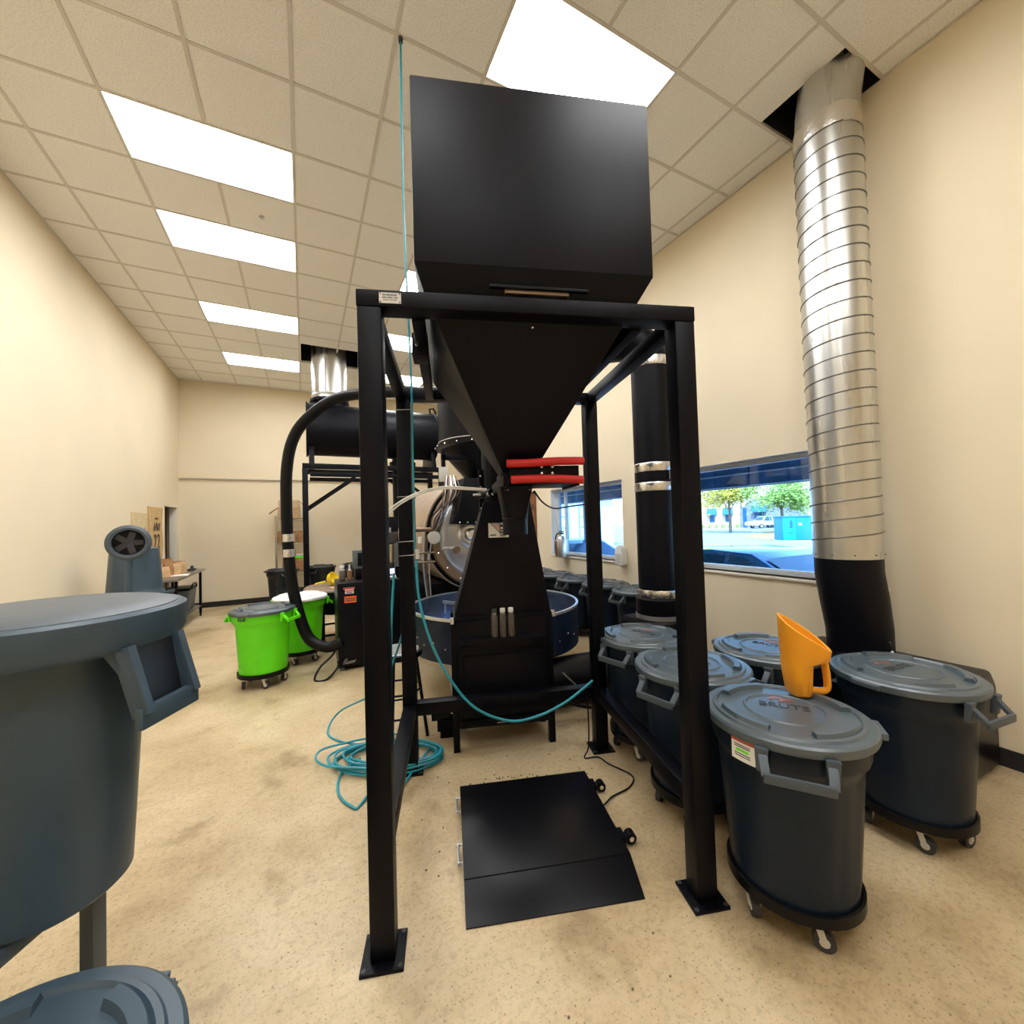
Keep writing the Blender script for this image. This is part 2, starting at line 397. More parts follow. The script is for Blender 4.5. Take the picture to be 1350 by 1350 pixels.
for x0, x1 in zip(cx, cx[1:]):
    for y0, y1 in zip(ry, ry[1:]):
        xm, ym = (x0+x1)/2, (y0+y1)/2
        if any(GX+c*T < xm < GX+(c+2)*T and GY+r*T < ym < GY+(r+1)*T for c, r in LIGHTS): continue
        rs = [(x0, x1, y0, y1)]
        for h in HOLES: rs = [q for r in rs for q in cut(r, h)]
        for r in rs: tile(*r)
# recessed lights
lfm = MB().use('lightframe'); a, b, zz = (.002, 2*T-.002, .002, T-.002), (.022, 2*T-.022, .022, T-.022), .05
for i in range(4):
    ca = [(a[0], a[2]), (a[1], a[2]), (a[1], a[3]), (a[0], a[3])]; cb = [(b[0], b[2]), (b[1], b[2]), (b[1], b[3]), (b[0], b[3])]
    j = (i+1) % 4
    lfm.add([(*ca[i], 0), (*ca[j], 0), (*cb[j], zz), (*cb[i], zz)], [(0, 1, 2, 3)])
    lfm.add([(*ca[i], 0.001), (*ca[j], 0.001), (*ca[j], zz+.02), (*ca[i], zz+.02)], [(0, 1, 2, 3)])
lf = lfm.mesh('light_frame', smooth=0); ld = mb('diffuser').box(b[0], b[1], b[2], b[3], zz, zz+.012).mesh('diffuser', smooth=0)
ORD = ('nearest the back wall', 'second from the back wall', 'third from the back wall', 'fourth from the back wall', 'fifth from the back wall', 'sixth from the back wall, added out of view', 'farthest from the back wall, added out of view')
for c, r in LIGHTS:
    od = ORD[sorted([q for p_, q in LIGHTS if p_ == c], reverse=True).index(r)]
    lab = 'recessed ceiling light over the open walkway, '+od if c < 0 else 'recessed ceiling light over hopper and roaster, '+od
    o = thing('ceiling_light', lab, 'light', (GX+c*T, GY+r*T, ZC), 0, 'ceiling lights above the walkway' if c < 0 else 'ceiling lights above hopper and roaster')
    for nme, me in (('light_frame', lf), ('diffuser', ld)):
        q = bpy.data.objects.new(nme, me); COL.objects.link(q); q.parent = o
# sprinkler heads
for px in ((345, 286), (371, 467)):
    P = on_z(*px, ZC); o = thing('sprinkler_head', 'small round sprinkler head in the ceiling, '+('between the nearer walkway lights' if px[1] < 300 else 'beside the silver chimney hole'), 'sprinkler', P, 0, 'sprinkler heads in the ceiling')
    mb('chrome').lathe([(.0, -.004), (.024, -.004), (.028, 0)], 14).obj('cover_plate', o); mb('steel').cyl((0, 0, -.025), (0, 0, -.004), .009, 10).obj('nozzle', o)
# conduit on back wall
o = thing('conduit_pipe', 'thin grey metal conduit running along the back wall', 'conduit', (0, YB-.03, 2.68))
mb('conduit').tube([(XL+.02, 0, 0), (XR-.3, 0, 0)], .016, 10).obj('pipe', o)
for x in (-1.5, 0, 1.4, 2.8): rbox('pipe_strap', 'conduit', o, x-.02, x+.02, -.018, .029, -.022, .022, .002)

# ================================================================== HOPPER STAND
FA = -.31101456; FO = Vector((.18428771, 1.60978796, 0)); FW, FD, FS, FH = 1.366, 1.251, .089, 2.468
fx = Vector((math.cos(FA), math.sin(FA), 0)); fy = Vector((-math.sin(FA), math.cos(FA), 0))
def F(x, y, z=0): return FO + fx*x + fy*y + Vector((0, 0, z))
st = thing('hopper_stand', 'tall black square-tube steel stand carrying the big storage hopper', 'stand', FO, FA)
for x in (0, FW-FS):
    for y in (0, FD-FS):
        p = rbox('post', 'black', st, x, x+FS, y, y+FS, .012, FH-.064, .008)
        b = rbox('base_plate', 'black', p, x-.032, x+FS+.032, y-.032, y+FS+.032, 0, .013, .003)
        for sx in (-.019, FS+.019):
            for sy in (-.019, FS+.019):
                mb('dark_print').cyl((x+sx, y+sy, .012), (x+sx, y+sy, .0155), .009, 10).obj('anchor_hole', p)
rbox('top_beam', 'black', st, -.002, FW+.002, -.002, FS, FH-.064, FH, .006); rbox('top_beam', 'black', st, -.002, FW+.002, FD-FS, FD+.002, FH-.064, FH, .006)
rbox('top_beam', 'black', st, 0, FS*.75, FS, FD-FS, FH-.064, FH, .006); rbox('top_beam', 'black', st, FW-FS*.75, FW, FS, FD-FS, FH-.064, FH, .006)
for x in (.193, FW-.245): rbox('support_rail', 'black', st, x, x+.05, FS, FD-FS, FH-.075, FH-.005, .005)
rbox('lower_rail', 'black', st, .006, FS-.006, FS, FD-FS, .355, .435, .006); rbox('lower_rail', 'black', st, FW-FS+.006, FW-.006, FS, FD-FS, .355, .435, .006)
rbox('lower_rail', 'black', st, FS, FW-FS, FD-FS+.006, FD-.006, .355, .435, .006)
npl = rbox('nameplate', 'offwhite', st, .083, .163, -.0045, -.0015, FH-.052, FH-.012, 0)
for x in (.088, .158):
    for z in (FH-.048, FH-.016): mb('dark_print').cyl((x, -.007, z), (x, -.004, z), .0025, 8).obj('rivet', npl)
m = mb('dark_print')
for i, (z, h, runs) in enumerate(((FH-.021, .007, ((.096, .104), (.108, .130), (.132, .148))), (FH-.031, .005, ((.094, .110), (.113, .132), (.138, .152))), (FH-.040, .003, ((.098, .118), (.122, .148))))):
    for a, b in runs:
        x = a
        while x < b-.001: m.box(x, x+.0022, -.0052, -.0044, z-h/2, z+h/2); x += .0034
m.obj('engraved_lines', npl, smooth=0)
for z in (1.385, 1.475, 1.765, 2.33): mb('offwhite').tube([(-.003, FD-FS-.003, z), (FS+.003, FD-FS-.003, z+.004), (FS+.003, FD+.003, z+.002), (-.003, FD+.003, z)], .0022, 6, closed=True).obj('cable_tie', st)
m = mb('black').box(.176, .246, .30, .42, FH-.12, FH-.02); o = m.obj('hanger_bracket', st, .003); mb('chrome').cyl((.2, .298, FH-.08), (.2, .29, FH-.08), .009, 8).obj('bolt', o)

# ------------------------------------------------------------------ storage hopper with slide gate
hp = thing('storage_hopper', 'large black sheet-steel storage hopper with pyramid bottom and red-handled slide gate', 'hopper', FO, FA)
X0, X1, Y0, Y1 = .215, 1.172, -.03, 1.10
m = mb('black_satin').frust((X0, X1, Y0, Y1), 2.566, (X0, X1, Y0, Y1), 3.285); m.obj('bin_box', hp, .006)
mb('black_satin').frust((.25, 1.116, .02, 1.05), FH+.002, (X0, X1, Y0, Y1), 2.566).obj('bin_chamfer', hp, .003)
mb('black_satin').frust((.603, .763, .53, .69), 1.835, (.25, 1.116, .02, 1.05), FH+.002).obj('pyramid_bottom', hp, .003)
mb('chrome').ball((.683, .075, 2.385), .007, 8).obj('bolt', hp)
o = rbox('sight_slot', 'black', hp, .50, .90, -.012, .012, 2.497, 2.508, .001); rbox('slot_strip', 'bronze', o, .56, .82, -.002, .012, 2.482, 2.496, .001)
# neck and slide gate
g = mb('black').frust((.59, .776, .515, .705), 1.79, (.59, .776, .515, .705), 1.835).obj('neck', hp, .003)
gt = mb('black').box(.605, .99, .46, .76, 1.772, 1.80).box(.605, .62, .455, .80, 1.758, 1.812).box(.98, .99, .46, .76, 1.76, 1.81).obj('slide_gate', hp, .003)
mb('black').box(.625, .985, .452, .462, 1.80, 1.862).obj('gate_plate', gt, .002)
for x in (.79, .845):
    for z in (1.822, 1.856): mb('chrome').ball((x, .449, z), .0085, 10, sy=.6).obj('gate_bolt', gt)
for pts in ([(.612, .438, 1.872), (.72, .438, 1.874), (.86, .436, 1.882), (1.005, .434, 1.882)], [(.632, .438, 1.792), (.75, .438, 1.795), (.90, .436, 1.792), (1.0, .434, 1.785)]):
    mb('red').tube(spline(pts, 6), .0205, 14).obj('foam_grip', gt)
mb('black').bar((.60, .46, 1.79), (.585, .86, 1.775), .012, .055).obj('gate_rail', gt, .002)
m = mb('black').cyl((.57, .82, 1.76), (.50, .94, 1.75), .02, 12).cyl((.56, .80, 1.74), (.63, .80, 1.74), .014, 10); m.use('chrome').ball((.55, .80, 1.745), .012, 8).ball((.575, .79, 1.745), .010, 8).cyl((.47, .90, 1.75), (.53, .88, 1.75), .008, 8); m.obj('gate_cylinder', gt)
# spout square to round
sp = MB().use('black_satin'); n = 32; sx, sy = .670, .60; vs = []
for i in range(n):
    t = 2*PI*i/n; c, s = math.cos(t), math.sin(t); k = .085/max(abs(c), abs(s)); vs.append((sx+c*k, sy+s*k, 1.765))
for z in (1.60, 1.515):
    for i in range(n): t = 2*PI*i/n; vs.append((sx+.066*math.cos(t), sy+.066*math.sin(t), z))
sp.add(vs, [(r*n+i, r*n+(i+1) % n, (r+1)*n+(i+1) % n, (r+1)*n+i) for r in range(2) for i in range(n)])
so = sp.obj('spout', hp, smooth=25); mb('black').lathe([(.0665, 1.597), (.070, 1.60), (.0665, 1.604)], 32, (sx, sy, 0)).obj('spout_seam', so)
m = mb('chrome')
for x in (.61, .625, .735): m.ball((x, .512, 1.748), .006, 8)
m.obj('spout_bolts', so)

# ------------------------------------------------------------------ floor scale
sc = thing('floor_scale', 'low black steel floor scale plate with sloped ramp edge', 'scale', FO, FA)
mb('black_gloss').box(.345, 1.10, .245, .885, .018, .058).obj('platform', sc, .004)
mb('black_gloss').hexa([(.345, .08, 0), (1.085, .075, 0), (1.10, .243, 0), (.345, .243, 0), (.345, .08, .006), (1.085, .075, .006), (1.10, .243, .055), (.345, .243, .055)]).obj('ramp', sc, .002)
mb('black').box(.345, 1.06, .887, .93, 0, .03).obj('rear_ramp', sc, .003)
for x, y in ((.40, .30), (1.05, .30), (.40, .83), (1.05, .83)): mb('black_rubber').cyl((x, y, 0), (x, y, .02), .03, 14).obj('foot', sc)
for y in (.36, .70):
    m = mb('steel').tube([(.344, y, .035), (.325, y, .035), (.325, y+.11, .035), (.344, y+.11, .035)], .006, 8); m.ball((.327, y, .035), .010, 8).ball((.327, y+.11, .035), .010, 8); m.obj('side_handle', sc)
for y in (.38, .78):
    m = mb('black').box(1.10, 1.125, y-.035, y+.035, .02, .05).cyl((1.12, y-.01, .035), (1.16, y-.01, .035), .018, 12).cyl((1.155, y-.028, .032), (1.155, y+.012, .032), .026, 14); m.use('chrome').cyl((1.155, y-.032, .032), (1.155, y-.026, .032), .012, 10); m.obj('transport_wheel', sc)

# ------------------------------------------------------------------ destoner tower
ds = thing('destoner', 'black tapered destoner cabinet on legs behind the stand with a vertical pipe', 'machine', FO, FA)
dv = 1.345
mb('black_satin').frust((.345, 1.03, dv, dv+.36), .935, (.575, .915, dv+.05, dv+.30), 1.735).obj('tapered_hood', ds, .004)
m = mb('black_satin').box(.335, 1.035, dv-.012, dv+.372, .905, .935); o = m.obj('hood_flange', ds, .003)
for x, z in ((.325, .92), (.325, .90), (1.045, .93), (1.05, .91)): mb('steel').box(x-.012, x+.012, dv-.02, dv+.01, z-.012, z+.010).obj('latch', o, .002)
mb('black_satin').box(.345, 1.02, dv, dv+.36, .16, .905).obj('cabinet_body', ds, .006)
mb('black_satin').box(.375, .985, dv-.06, dv-.001, .745, .785).box(.375, .985, dv-.028, dv-.001, .70, .742).obj('ledge', ds, .006)
mb('black_satin').box(.40, .96, dv-.012, dv-.001, .24, .66).obj('front_panel', ds, .004)
mb('black').box(.37, .99, dv-.015, dv-.001, .165, .215).obj('drawer', ds, .003)
mb('chrome').box(.62, .68, dv-.022, dv-.0155, .186, .193).obj('drawer_pull', ds)
for x in (.315, .995):
    for y in (dv, dv+.31): mb('black').box(x, x+.045, y, y+.05, 0, .9).obj('leg', ds, .003)
m = mb('black_satin').tube([(.66, dv+.17, 1.735), (.66, dv+.17, 2.25), (.70, dv+.22, 2.6), (.80, dv+.30, 2.9)], .085, 24); o = m.obj('riser_pipe', ds)
mb('black').box(.55, .576, dv+.14, dv+.17, 1.66, 1.98).obj('pipe_flange', o, .002)
m = mb('chrome')
for z in (1.69, 1.77, 1.85, 1.93): m.ball((.563, dv+.136, z), .009, 8)
m.obj('flange_bolts', o)
stk = mb('white').box(.60, .745, dv+.025, dv+.030, 1.475, 1.58).obj('warning_sticker', ds, 0)
sl = .05/.80
M_rot = Matrix.Rotation(-math.atan(sl), 3, 'X')
stk.location = (0, 0, 0)
mp = mb('dark_print')
for i in range(5):
    x = .612+i*.016; mp.use(('dark_print', 'red_print', 'red_print', 'dark_print', 'dark_print')[i]).hexa([(x, dv+.0245, 1.58), (x+.008, dv+.0245, 1.58), (x+.008+.07, dv+.0245, 1.505), (x+.07, dv+.0245, 1.505), (x, dv+.0235, 1.58), (x+.008, dv+.0235, 1.58), (x+.008+.07, dv+.0235, 1.505), (x+.07, dv+.0235, 1.505)])
mp.use('dark_print').box(.682, .738, dv+.0235, dv+.0245, 1.505, 1.565)
for i in range(3): x = .69+i*.014; mp.hexa([(x-.012, dv+.0245, 1.500), (x-.004, dv+.0245, 1.500), (x+.008, dv+.0245, 1.480), (x, dv+.0245, 1.480), (x-.012, dv+.0235, 1.500), (x-.004, dv+.0235, 1.500), (x+.008, dv+.0235, 1.480), (x, dv+.0235, 1.480)])
mp.use('white').box(.688, .715, dv+.0225, dv+.0236, 1.535, 1.55).box(.688, .732, dv+.0225, dv+.0236, 1.517, 1.524).use('grey_box').box(.61, .655, dv+.0235, dv+.0245, 1.488, 1.498)
mp.obj('sticker_print', stk, smooth=0)
m = mb('black_rubber').cyl((.16, dv+.25, .20), (.30, dv+.25, .20), .075, 24); o = m.obj('motor', ds)
m = mb('steel')
for r in (.015, .032, .05, .066): m.lathe([(r, .0), (r+.005, .004), (r+.008, 0)], 24, (.158, dv+.25, .20), axis='x')
for i in range(8): t = PI*i/4; m.bar((.156, dv+.25, .20), (.156, dv+.25+.07*math.cos(t), .20+.07*math.sin(t)), .003, .003, (1, 0, 0))
m.obj('fan_grille', o)
mb('black').box(.20, .315, dv+.2, dv+.3, .06, .14).box(.22, .315, dv+.22, dv+.28, 0, .06).obj('motor_mount', ds, .003)
# sample bottles on the ledge
bp = [('white_lid', 'small bean sample bottle with white cap in the middle of three', .672), ('white_lid', 'small bean sample bottle with white cap at the end of three', .730), ('dark_print', 'small bean sample bottle with dark cap on the black ledge', .614)]
for cap, lab, x in bp:
    P = F(x+.005, dv-.032, .785); o = thing('sample_bottle', lab, 'bottle', P, FA, 'bean sample bottles on the destoner ledge')
    mb('beans').lathe([(0, .001), (.022, .001), (.0245, .006), (.0245, .140), (.021, .154), (.016, .163)], 18).obj('bottle_body', o)
    mb('clear').lathe([(.0165, .162), (.0165, .172)], 18).obj('neck', o)
    mb(cap).lathe([(.019, .170), (.019, .194), (.017, .197), (0, .197)], 18).obj('cap', o)

# ================================================================== COFFEE ROASTER
RP = Vector((1.84, 4.55, 0)); rz0 = 1.46
ro = thing('coffee_roaster', 'large drum coffee roaster with steel face and round cooling tray', 'roaster', RP)
mb('shell').lathe([(.50, .02), (.66, .02), (.66, -.06), (.645, -.06), (.645, -1.5), (0, -1.5)], 56, (0, 0, rz0), axis='y').obj('drum_shell', ro)
mb('black').lathe([(.575, -.0), (.645, -.0), (.645, .03), (.575, .03)], 56, (0, -.022, rz0), axis='y').obj('shell_seam', ro)
fp = mb('steel').lathe([(.0, .07), (.44, .07), (.49, .055), (.52, .03), (.52, .0), (0, 0)], 56, (0, -.02, rz0), axis='y').obj('face_plate', ro)
mb('bronze').lathe([(.52, .02), (.52, .075), (.60, .085), (.615, .06), (.615, .02)], 56, (0, -.02, rz0), axis='y').obj('flange_ring', fp)
m = mb('chrome')
for i in range(18): t = 2*PI*i/18; m.ball((.565*math.cos(t), -.105, rz0+.565*math.sin(t)), .013, 8)
m.obj('flange_bolts', fp)
m = mb('steel').lathe([(.15, .0), (.15, .03), (.12, .05), (.10, .05), (.10, .02), (.07, .02), (.07, .07), (.05, .09), (0, .09)], 32, (-.15, -.09, rz0+.0), axis='y'); m.obj('bearing_hub', fp)
m = mb('steel').cyl((-.36, -.09, rz0-.15), (-.36, -.20, rz0-.16), .022, 12).use('bronze').cyl((-.36, -.20, rz0-.16), (-.36, -.24, rz0-.16), .038, 14); m.obj('trier_handle', fp)
mb('steel').bar((-.50, -.10, rz0-.15), (-.36, -.10, rz0-.15), .02, .03).obj('door_latch_bar', fp, .004)
mb('pedestal').lathe([(.07, 0), (.07, .05), (.045, .06), (0, .06)], 20, (-.585, -.10, rz0-.02), axis='y').obj('sight_glass', fp)
mb('bronze').cyl((-.78, -.12, rz0+.07), (-.52, -.12, rz0+.07), .025, 12).obj('side_pipe', ro)
m = mb('black').hexa([(-.40, -.34, rz0+.12), (.22, -.34, rz0+.12), (.22, -.09, rz0+.12), (-.40, -.09, rz0+.12), (-.28, -.30, rz0+.62), (.24, -.30, rz0+.62), (.24, .02, rz0+.62), (-.28, .02, rz0+.62)]); ch = m.obj('feed_chute', ro, .01)
m = mb('chrome')
for i in range(6): m.ball((-.36+i*.09, -.345, rz0+.135), .010, 8)
m.obj('chute_bolts', ch)
hb = mb('black_satin').lathe([(.14, 1.95), (.16, 2.02), (.53, 2.45), (.55, 2.45), (.58, 2.46), (.58, 2.50), (.55, 2.505), (.55, 3.02), (.50, 3.05), (0, 3.05)], 48, (.12, .05, 0)).obj('bean_hopper', ro)
mb('offwhite').lathe([(.556, 2.525), (.560, 2.53), (.556, 2.535)], 48, (.12, .05, 0)).obj('hopper_seam', hb)
m = mb('chrome')
for i in range(20): t = 2*PI*i/20; m.ball((.12+.585*math.cos(t), .05+.585*math.sin(t), 2.48), .010, 6)
m.obj('hopper_bolts', hb)
mb('black').frust((-.07, .31, -.14, .24), 1.9, (-.02, .26, -.09, .19), 2.03).obj('hopper_throat', hb, .005)
mb('offwhite').box(-.54, -.44, -.24, -.22, 2.04, 2.20).obj('junction_plate', ro, .004); mb('black').box(-.50, -.46, -.219, -.18, 1.98, 2.40).box(-.50, -.10, -.219, -.18, 2.28, 2.34).obj('junction_bracket', ro, .003)
wires = MB()
for i in range(14):
    wires.use(('steel', 'bronze', 'black_rubber')[i % 3]); a = random.uniform(-.2, .2); b = random.uniform(-.5, -.35)
    wires.tube(spline([(-.42+a*.3, -.27, 2.1), (-.44+a*.5, -.33, 1.88+a*.2), (b-.12, -.18, 1.66+a*.3), (-.60+a*.1, -.13, 1.50+a*.3)], 5), .006, 5)
wires.obj('wire_bundle', ro)['kind'] = 'stuff'
wires = MB()
for i in range(9):
    wires.use(('bronze', 'steel', 'black_rubber')[i % 3]); a = random.uniform(-.09, .09)
    wires.tube(spline([(-.68+a, -.12, 1.46), (-.70+a, -.12+a, 1.15), (-.66+a*.5, -.08, .8)], 5), .008, 5)
for z in (1.28, 1.18): wires.use('bronze').cyl((-.82, -.13, z), (-.58, -.13, z), .012, 8)
wires.obj('pipe_cluster', ro)['kind'] = 'stuff'
m = mb('black').box(-.6, .6, .15, 1.45, .45, .82).box(-.62, .62, .13, 1.47, .82, .9)
for x in (-.55, .47):
    for y in (.2, 1.32): m.box(x, x+.09, y, y+.09, 0, .5)
m.obj('machine_base', ro, .006)
# cooling tray
tc = Vector((1.67, 3.78, 0)) - RP; TR = .81
tr = mb('tray_blue').lathe([(TR-.012, .80), (TR, .80), (TR, .44), (.30, .40), (0, .40)], 72, tc).obj('cooling_tray', ro)
mb('tray_steel').lathe([(0, .60), (TR-.014, .60), (TR-.013, .80)], 72, tc).obj('tray_lining', tr)
mb('steel').lathe([(TR-.014, .795), (TR-.014, .807), (TR+.008, .807), (TR+.008, .785), (TR, .785)], 72, tc).obj('tray_rim', tr)
m = mb('steel').cyl(tc+Vector((0, 0, .60)), tc+Vector((0, 0, .79)), .06, 18)
for i in range(4):
    t = .5+PI*i/2; e = Vector((math.cos(t), math.sin(t), 0)); m.bar(tc+Vector((0, 0, .74)), tc+e*.70+Vector((0, 0, .74)), .03, .03)
    for q in (.3, .5, .68): m.bar(tc+e*q+Vector((0, 0, .73)), tc+e*q+Vector((0, 0, .62)), .04, .012)
m.obj('stirrer_arm', tr, .002)
m = mb('chrome')
for i in range(40): t = 2*PI*i/40; m.ball(tc+Vector((math.cos(t)*(TR+.002), math.sin(t)*(TR+.002), .60 if i % 2 else .56)), .009, 6)
m.obj('rivets', tr)
m = mb('pedestal').lathe([(.46, 0), (.46, .40)], 40, tc); o = m.obj('tray_pedestal', ro)
for z in (.12, .26): mb('bronze').lathe([(.462, z-.006), (.468, z), (.462, z+.006)], 40, tc).obj('pedestal_band', o)

# ================================================================== AFTERBURNER, DUCTS, HOSE
ab = thing('afterburner', 'black horizontal cylinder afterburner on a steel stand with silver chimney', 'afterburner', (0, 8.25, 0))
cy = mb('black_satin').lathe([(0, .05), (.49, .05), (.49, .075), (.465, .08), (.465, 2.34), (.49, 2.35), (.49, 2.375), (0, 2.375)], 48, (0, 0, 3.36), axis='x').obj('burner_cylinder', ab)
mb('black').tube([(2.30, -.12, 3.80), (2.28, -.12, 3.90), (2.36, -.12, 3.92), (2.42, -.12, 3.82)], .02, 8).obj('lifting_hook', cy)
mb('black').cyl((.45, .02, 3.76), (.45, .02, 3.90), .29, 32).cyl((.45, .02, 3.87), (.45, .02, 3.91), .33, 32).obj('flue_collar', ab)
m = mb('duct').lathe([(.30, 3.91), (.30, 4.95)], 40, (.45, .02, 0)); o = m.obj('chimney', ab)
mb('steel').lathe([(.302, 3.96), (.312, 3.98), (.302, 4.0)], 40, (.45, .02, 0)).obj('clamp_ring', o)
mb('steel').box(.36, .375, -.29, -.262, 4.0, 4.85).obj('chimney_seam', o)
m = mb('dark_print')
for i in range(14): t = 2*PI*i/14; m.ball((.45+.33*math.cos(t), .02+.33*math.sin(t), 3.865), .014, 6)
m.obj('collar_bolts', ab)
for y in (-.40, .40):
    rbox('stand_beam', 'black', ab, -.02, 2.46, y-.04, y+.04, 2.60, 2.69, .004); rbox('stand_beam', 'black', ab, .1, 2.40, y-.03, y+.03, 2.47, 2.54, .004)
    for x in (.02, 2.40):
        rbox('stand_post', 'black', ab, x-.045, x+.045, y-.045, y+.045, 0, 2.60, .005)
    mb('black').bar((.06, y, 1.93), (.82, y, 2.48), .04, .05).obj('brace', ab, .002); mb('black').bar((2.36, y, 1.93), (1.60, y, 2.48), .04, .05).obj('brace', ab, .002)
for x in (.13, 2.28): mb('black').prism([(-.40, 2.69), (.40, 2.69), (.30, 3.02), (0, 2.90), (-.30, 3.02)], 'x', x-.04, x+.04).obj('saddle', ab, .003)
o = mb('black').cyl((1.75, 0, 2.95), (1.75, 0, 1.75), .20, 28).obj('inlet_pipe', ab)
mb('black').cyl((1.75, 0, 2.74), (1.75, 0, 2.82), .25, 28).obj('inlet_flange', o)
mb('black').box(1.2, 2.25, -.35, .35, .9, 1.75).obj('burner_box', ab, .01); mb('black').box(1.3, 2.15, -.3, .3, 0, .9).obj('burner_leg', ab, .01)

# big flexible vacuum hose
hpts = [at_d(452, 846, 4.53), at_d(430, 853, 4.5), at_d(405, 838, 4.5), at_d(388, 785, 4.5), at_d(381, 735, 4.5), at_d(378, 680, 4.5), at_d(378, 620, 4.5), at_d(386, 580, 4.5), at_d(405, 552, 4.5), at_d(440, 527, 4.5), at_d(480, 519, 4.5), at_d(530, 517, 4.5), at_d(572, 519, 4.5)]
hs = thing('vacuum_hose', 'thick black vacuum hose arching from floor cabinet up to the roaster hopper', 'hose', hpts[1])
base = hs.location.copy(); hp_ = [p-base for p in spline(hpts, 9)]
mb('black_rubber').tube(hp_, .058, 18).obj('hose_tube', hs)
for a, b in ((at_d(380.5, 714, 4.5), at_d(380, 704, 4.5)), (at_d(381.5, 734, 4.5), at_d(381, 724, 4.5))): mb('foil').cyl(a-base, b-base, .063, 18).obj('foil_tape', hs)
mb('black_rubber').cyl(hpts[-1]-base+Vector((-.14, .07, -.01)), hpts[-1]-base+Vector((.05, -.02, -.01)), .085, 18).obj('hose_coupling', hs)

# spiral duct by the near window
DX, DY, DR = 3.50, 1.605, .203
dt = thing('spiral_duct', 'shiny silver spiral duct rising into a hole in the ceiling', 'duct', (DX, DY, 0))
mb('duct').lathe([(DR, 1.255), (DR, 4.33)], 56).obj('duct_tube', dt)
m = mb('grid'); pts = []
z = 1.34
for i in range(int((4.30-1.34)/.125*28)): t = 2*PI*i/28; pts.append(((DR+.001)*math.cos(t), (DR+.001)*math.sin(t), 1.34+i*.125/28))
mb('seam').tube(pts, .0052, 6).obj('spiral_seam', dt)
mb('foil').lathe([(DR+.003, 4.29), (DR+.006, 4.33), (DR+.002, 4.37), (DR+.006, 4.41), (DR, 4.44)], 56).obj('foil_tape', dt)
mb('duct').tube([(0, 0, 4.43), (.0, -.01, 4.56), (.01, -.03, 4.72), (.03, -.06, 4.95)], DR-.006, 48).obj('upper_elbow', dt)
m = mb('black_satin').tube([(0, 0, 1.256), (.0, 0, 1.15), (.03, -.01, .95), (.055, -.02, .75), (.06, -.02, .605)], [DR-.004, DR-.004, DR-.004, DR-.01, DR-.012], 48).obj('flex_boot', dt, smooth=50)
m = mb('dark_print')
for i in range(10): t = 2*PI*i/10; m.ball(((DR+.001)*math.cos(t), (DR+.001)*math.sin(t), 1.285), .005, 6)
m.obj('screws', dt)
bl = thing('blower_housing', 'black rounded blower housing under the silver duct', 'blower', (3.36, 1.46, 0))
mb('black_gloss').prism([(-.40, .02), (.42, .02), (.42, .50), (.34, .60), (-.30, .60), (-.40, .52)], 'y', -.48, .46).obj('housing_body', bl, .03)
for x in (-.36, .30): rbox('skid', 'black', bl, x, x+.06, -.46, .44, 0, .03, .003)
o = thing('power_adapter', 'white adapter card with thin cables lying on the black blower housing', 'adapter', (3.30, 1.28, .602), .5)
mb('paper').box(-.05, .05, -.004, .006, 0, .085, Matrix.Rotation(-.5, 3, 'X'), (0, 0, 0)).obj('card', o)
for a in (0, .03, .06): mb('black_rubber').tube(spline([(-.08+a, .03, .16), (.02+a, .0, .08), (.12, -.02+a, .012), (.22, -.05+a, .006)], 6), .004, 6).obj('cable', o)
mb('white').cyl((.02, .01, .085), (.05, .0, .05), .012, 10).cyl((.14, -.01, .014), (.19, -.03, .014), .012, 10).obj('cable_sleeve', o)

# black duct with foil bands
BX, BY, BR = 2.955, 2.885, .178
bd = thing('black_duct', 'upright matte black round duct with silver foil bands', 'duct', (BX, BY, 0))
mb('black_satin').lathe([(BR, .70), (BR, 3.00)], 40).obj('duct_tube', bd)
mb('black_satin').tube(spline([(0, 0, 3.04), (-.02, 0.02, 3.14), (-.09, .07, 3.24), (-.20, .16, 3.28), (-.5, .45, 3.28), (-.9, 1.0, 3.25)], 5), BR, 36).obj('elbow_run', bd, smooth=50)
for z0, z1 in ((.845, .925), (1.83, 1.91), (2.01, 2.09), (2.985, 3.07)): mb('foil').lathe([(BR+.001, z0), (BR+.005, z0+.01), (BR+.003, (z0+z1)/2), (BR+.006, z1-.01), (BR+.001, z1)], 40).obj('foil_band', bd)
m = mb('black').box(-.03, .03, -BR-.02, -BR-.003, 1.925, 2.005); o = m.obj('joint_bracket', bd)
m = mb('offwhite')
for i in range(2):
    for j in range(4): m.ball((-.015+.03*i, -BR-.021, 1.94+j*.018), .005, 6)
m.obj('bracket_bolts', o)
fl = mb('black').lathe([(BR+.03, .70), (BR+.03, .84), (BR, .845)], 36).obj('lower_collar', bd)
mb('steel').lathe([(BR, .66), (BR+.035, .66), (BR+.035, .70), (BR, .70)], 36).obj('steel_flange', bd)
mb('black_gloss').prism([(-.27, 0), (.27, 0), (.27, .50), (.2, .655), (-.2, .655), (-.27, .5)], 'y', -.26, .28).obj('fan_housing', bd, .02)
o = thing('floor_exhaust_pipe', 'fat black exhaust pipe lying on the floor beside the cooling tray', 'pipe', (2.2, 3.05, .20))
mb('black_gloss').tube([(-.42, .05, 0), (0, 0, 0), (.46, -.06, .0)], .195, 32).obj('pipe_body', o)
mb('steel').bar((-.36, -.20, .16), (-.10, -.30, -.12), .012, .012).obj('stay_rod', o)

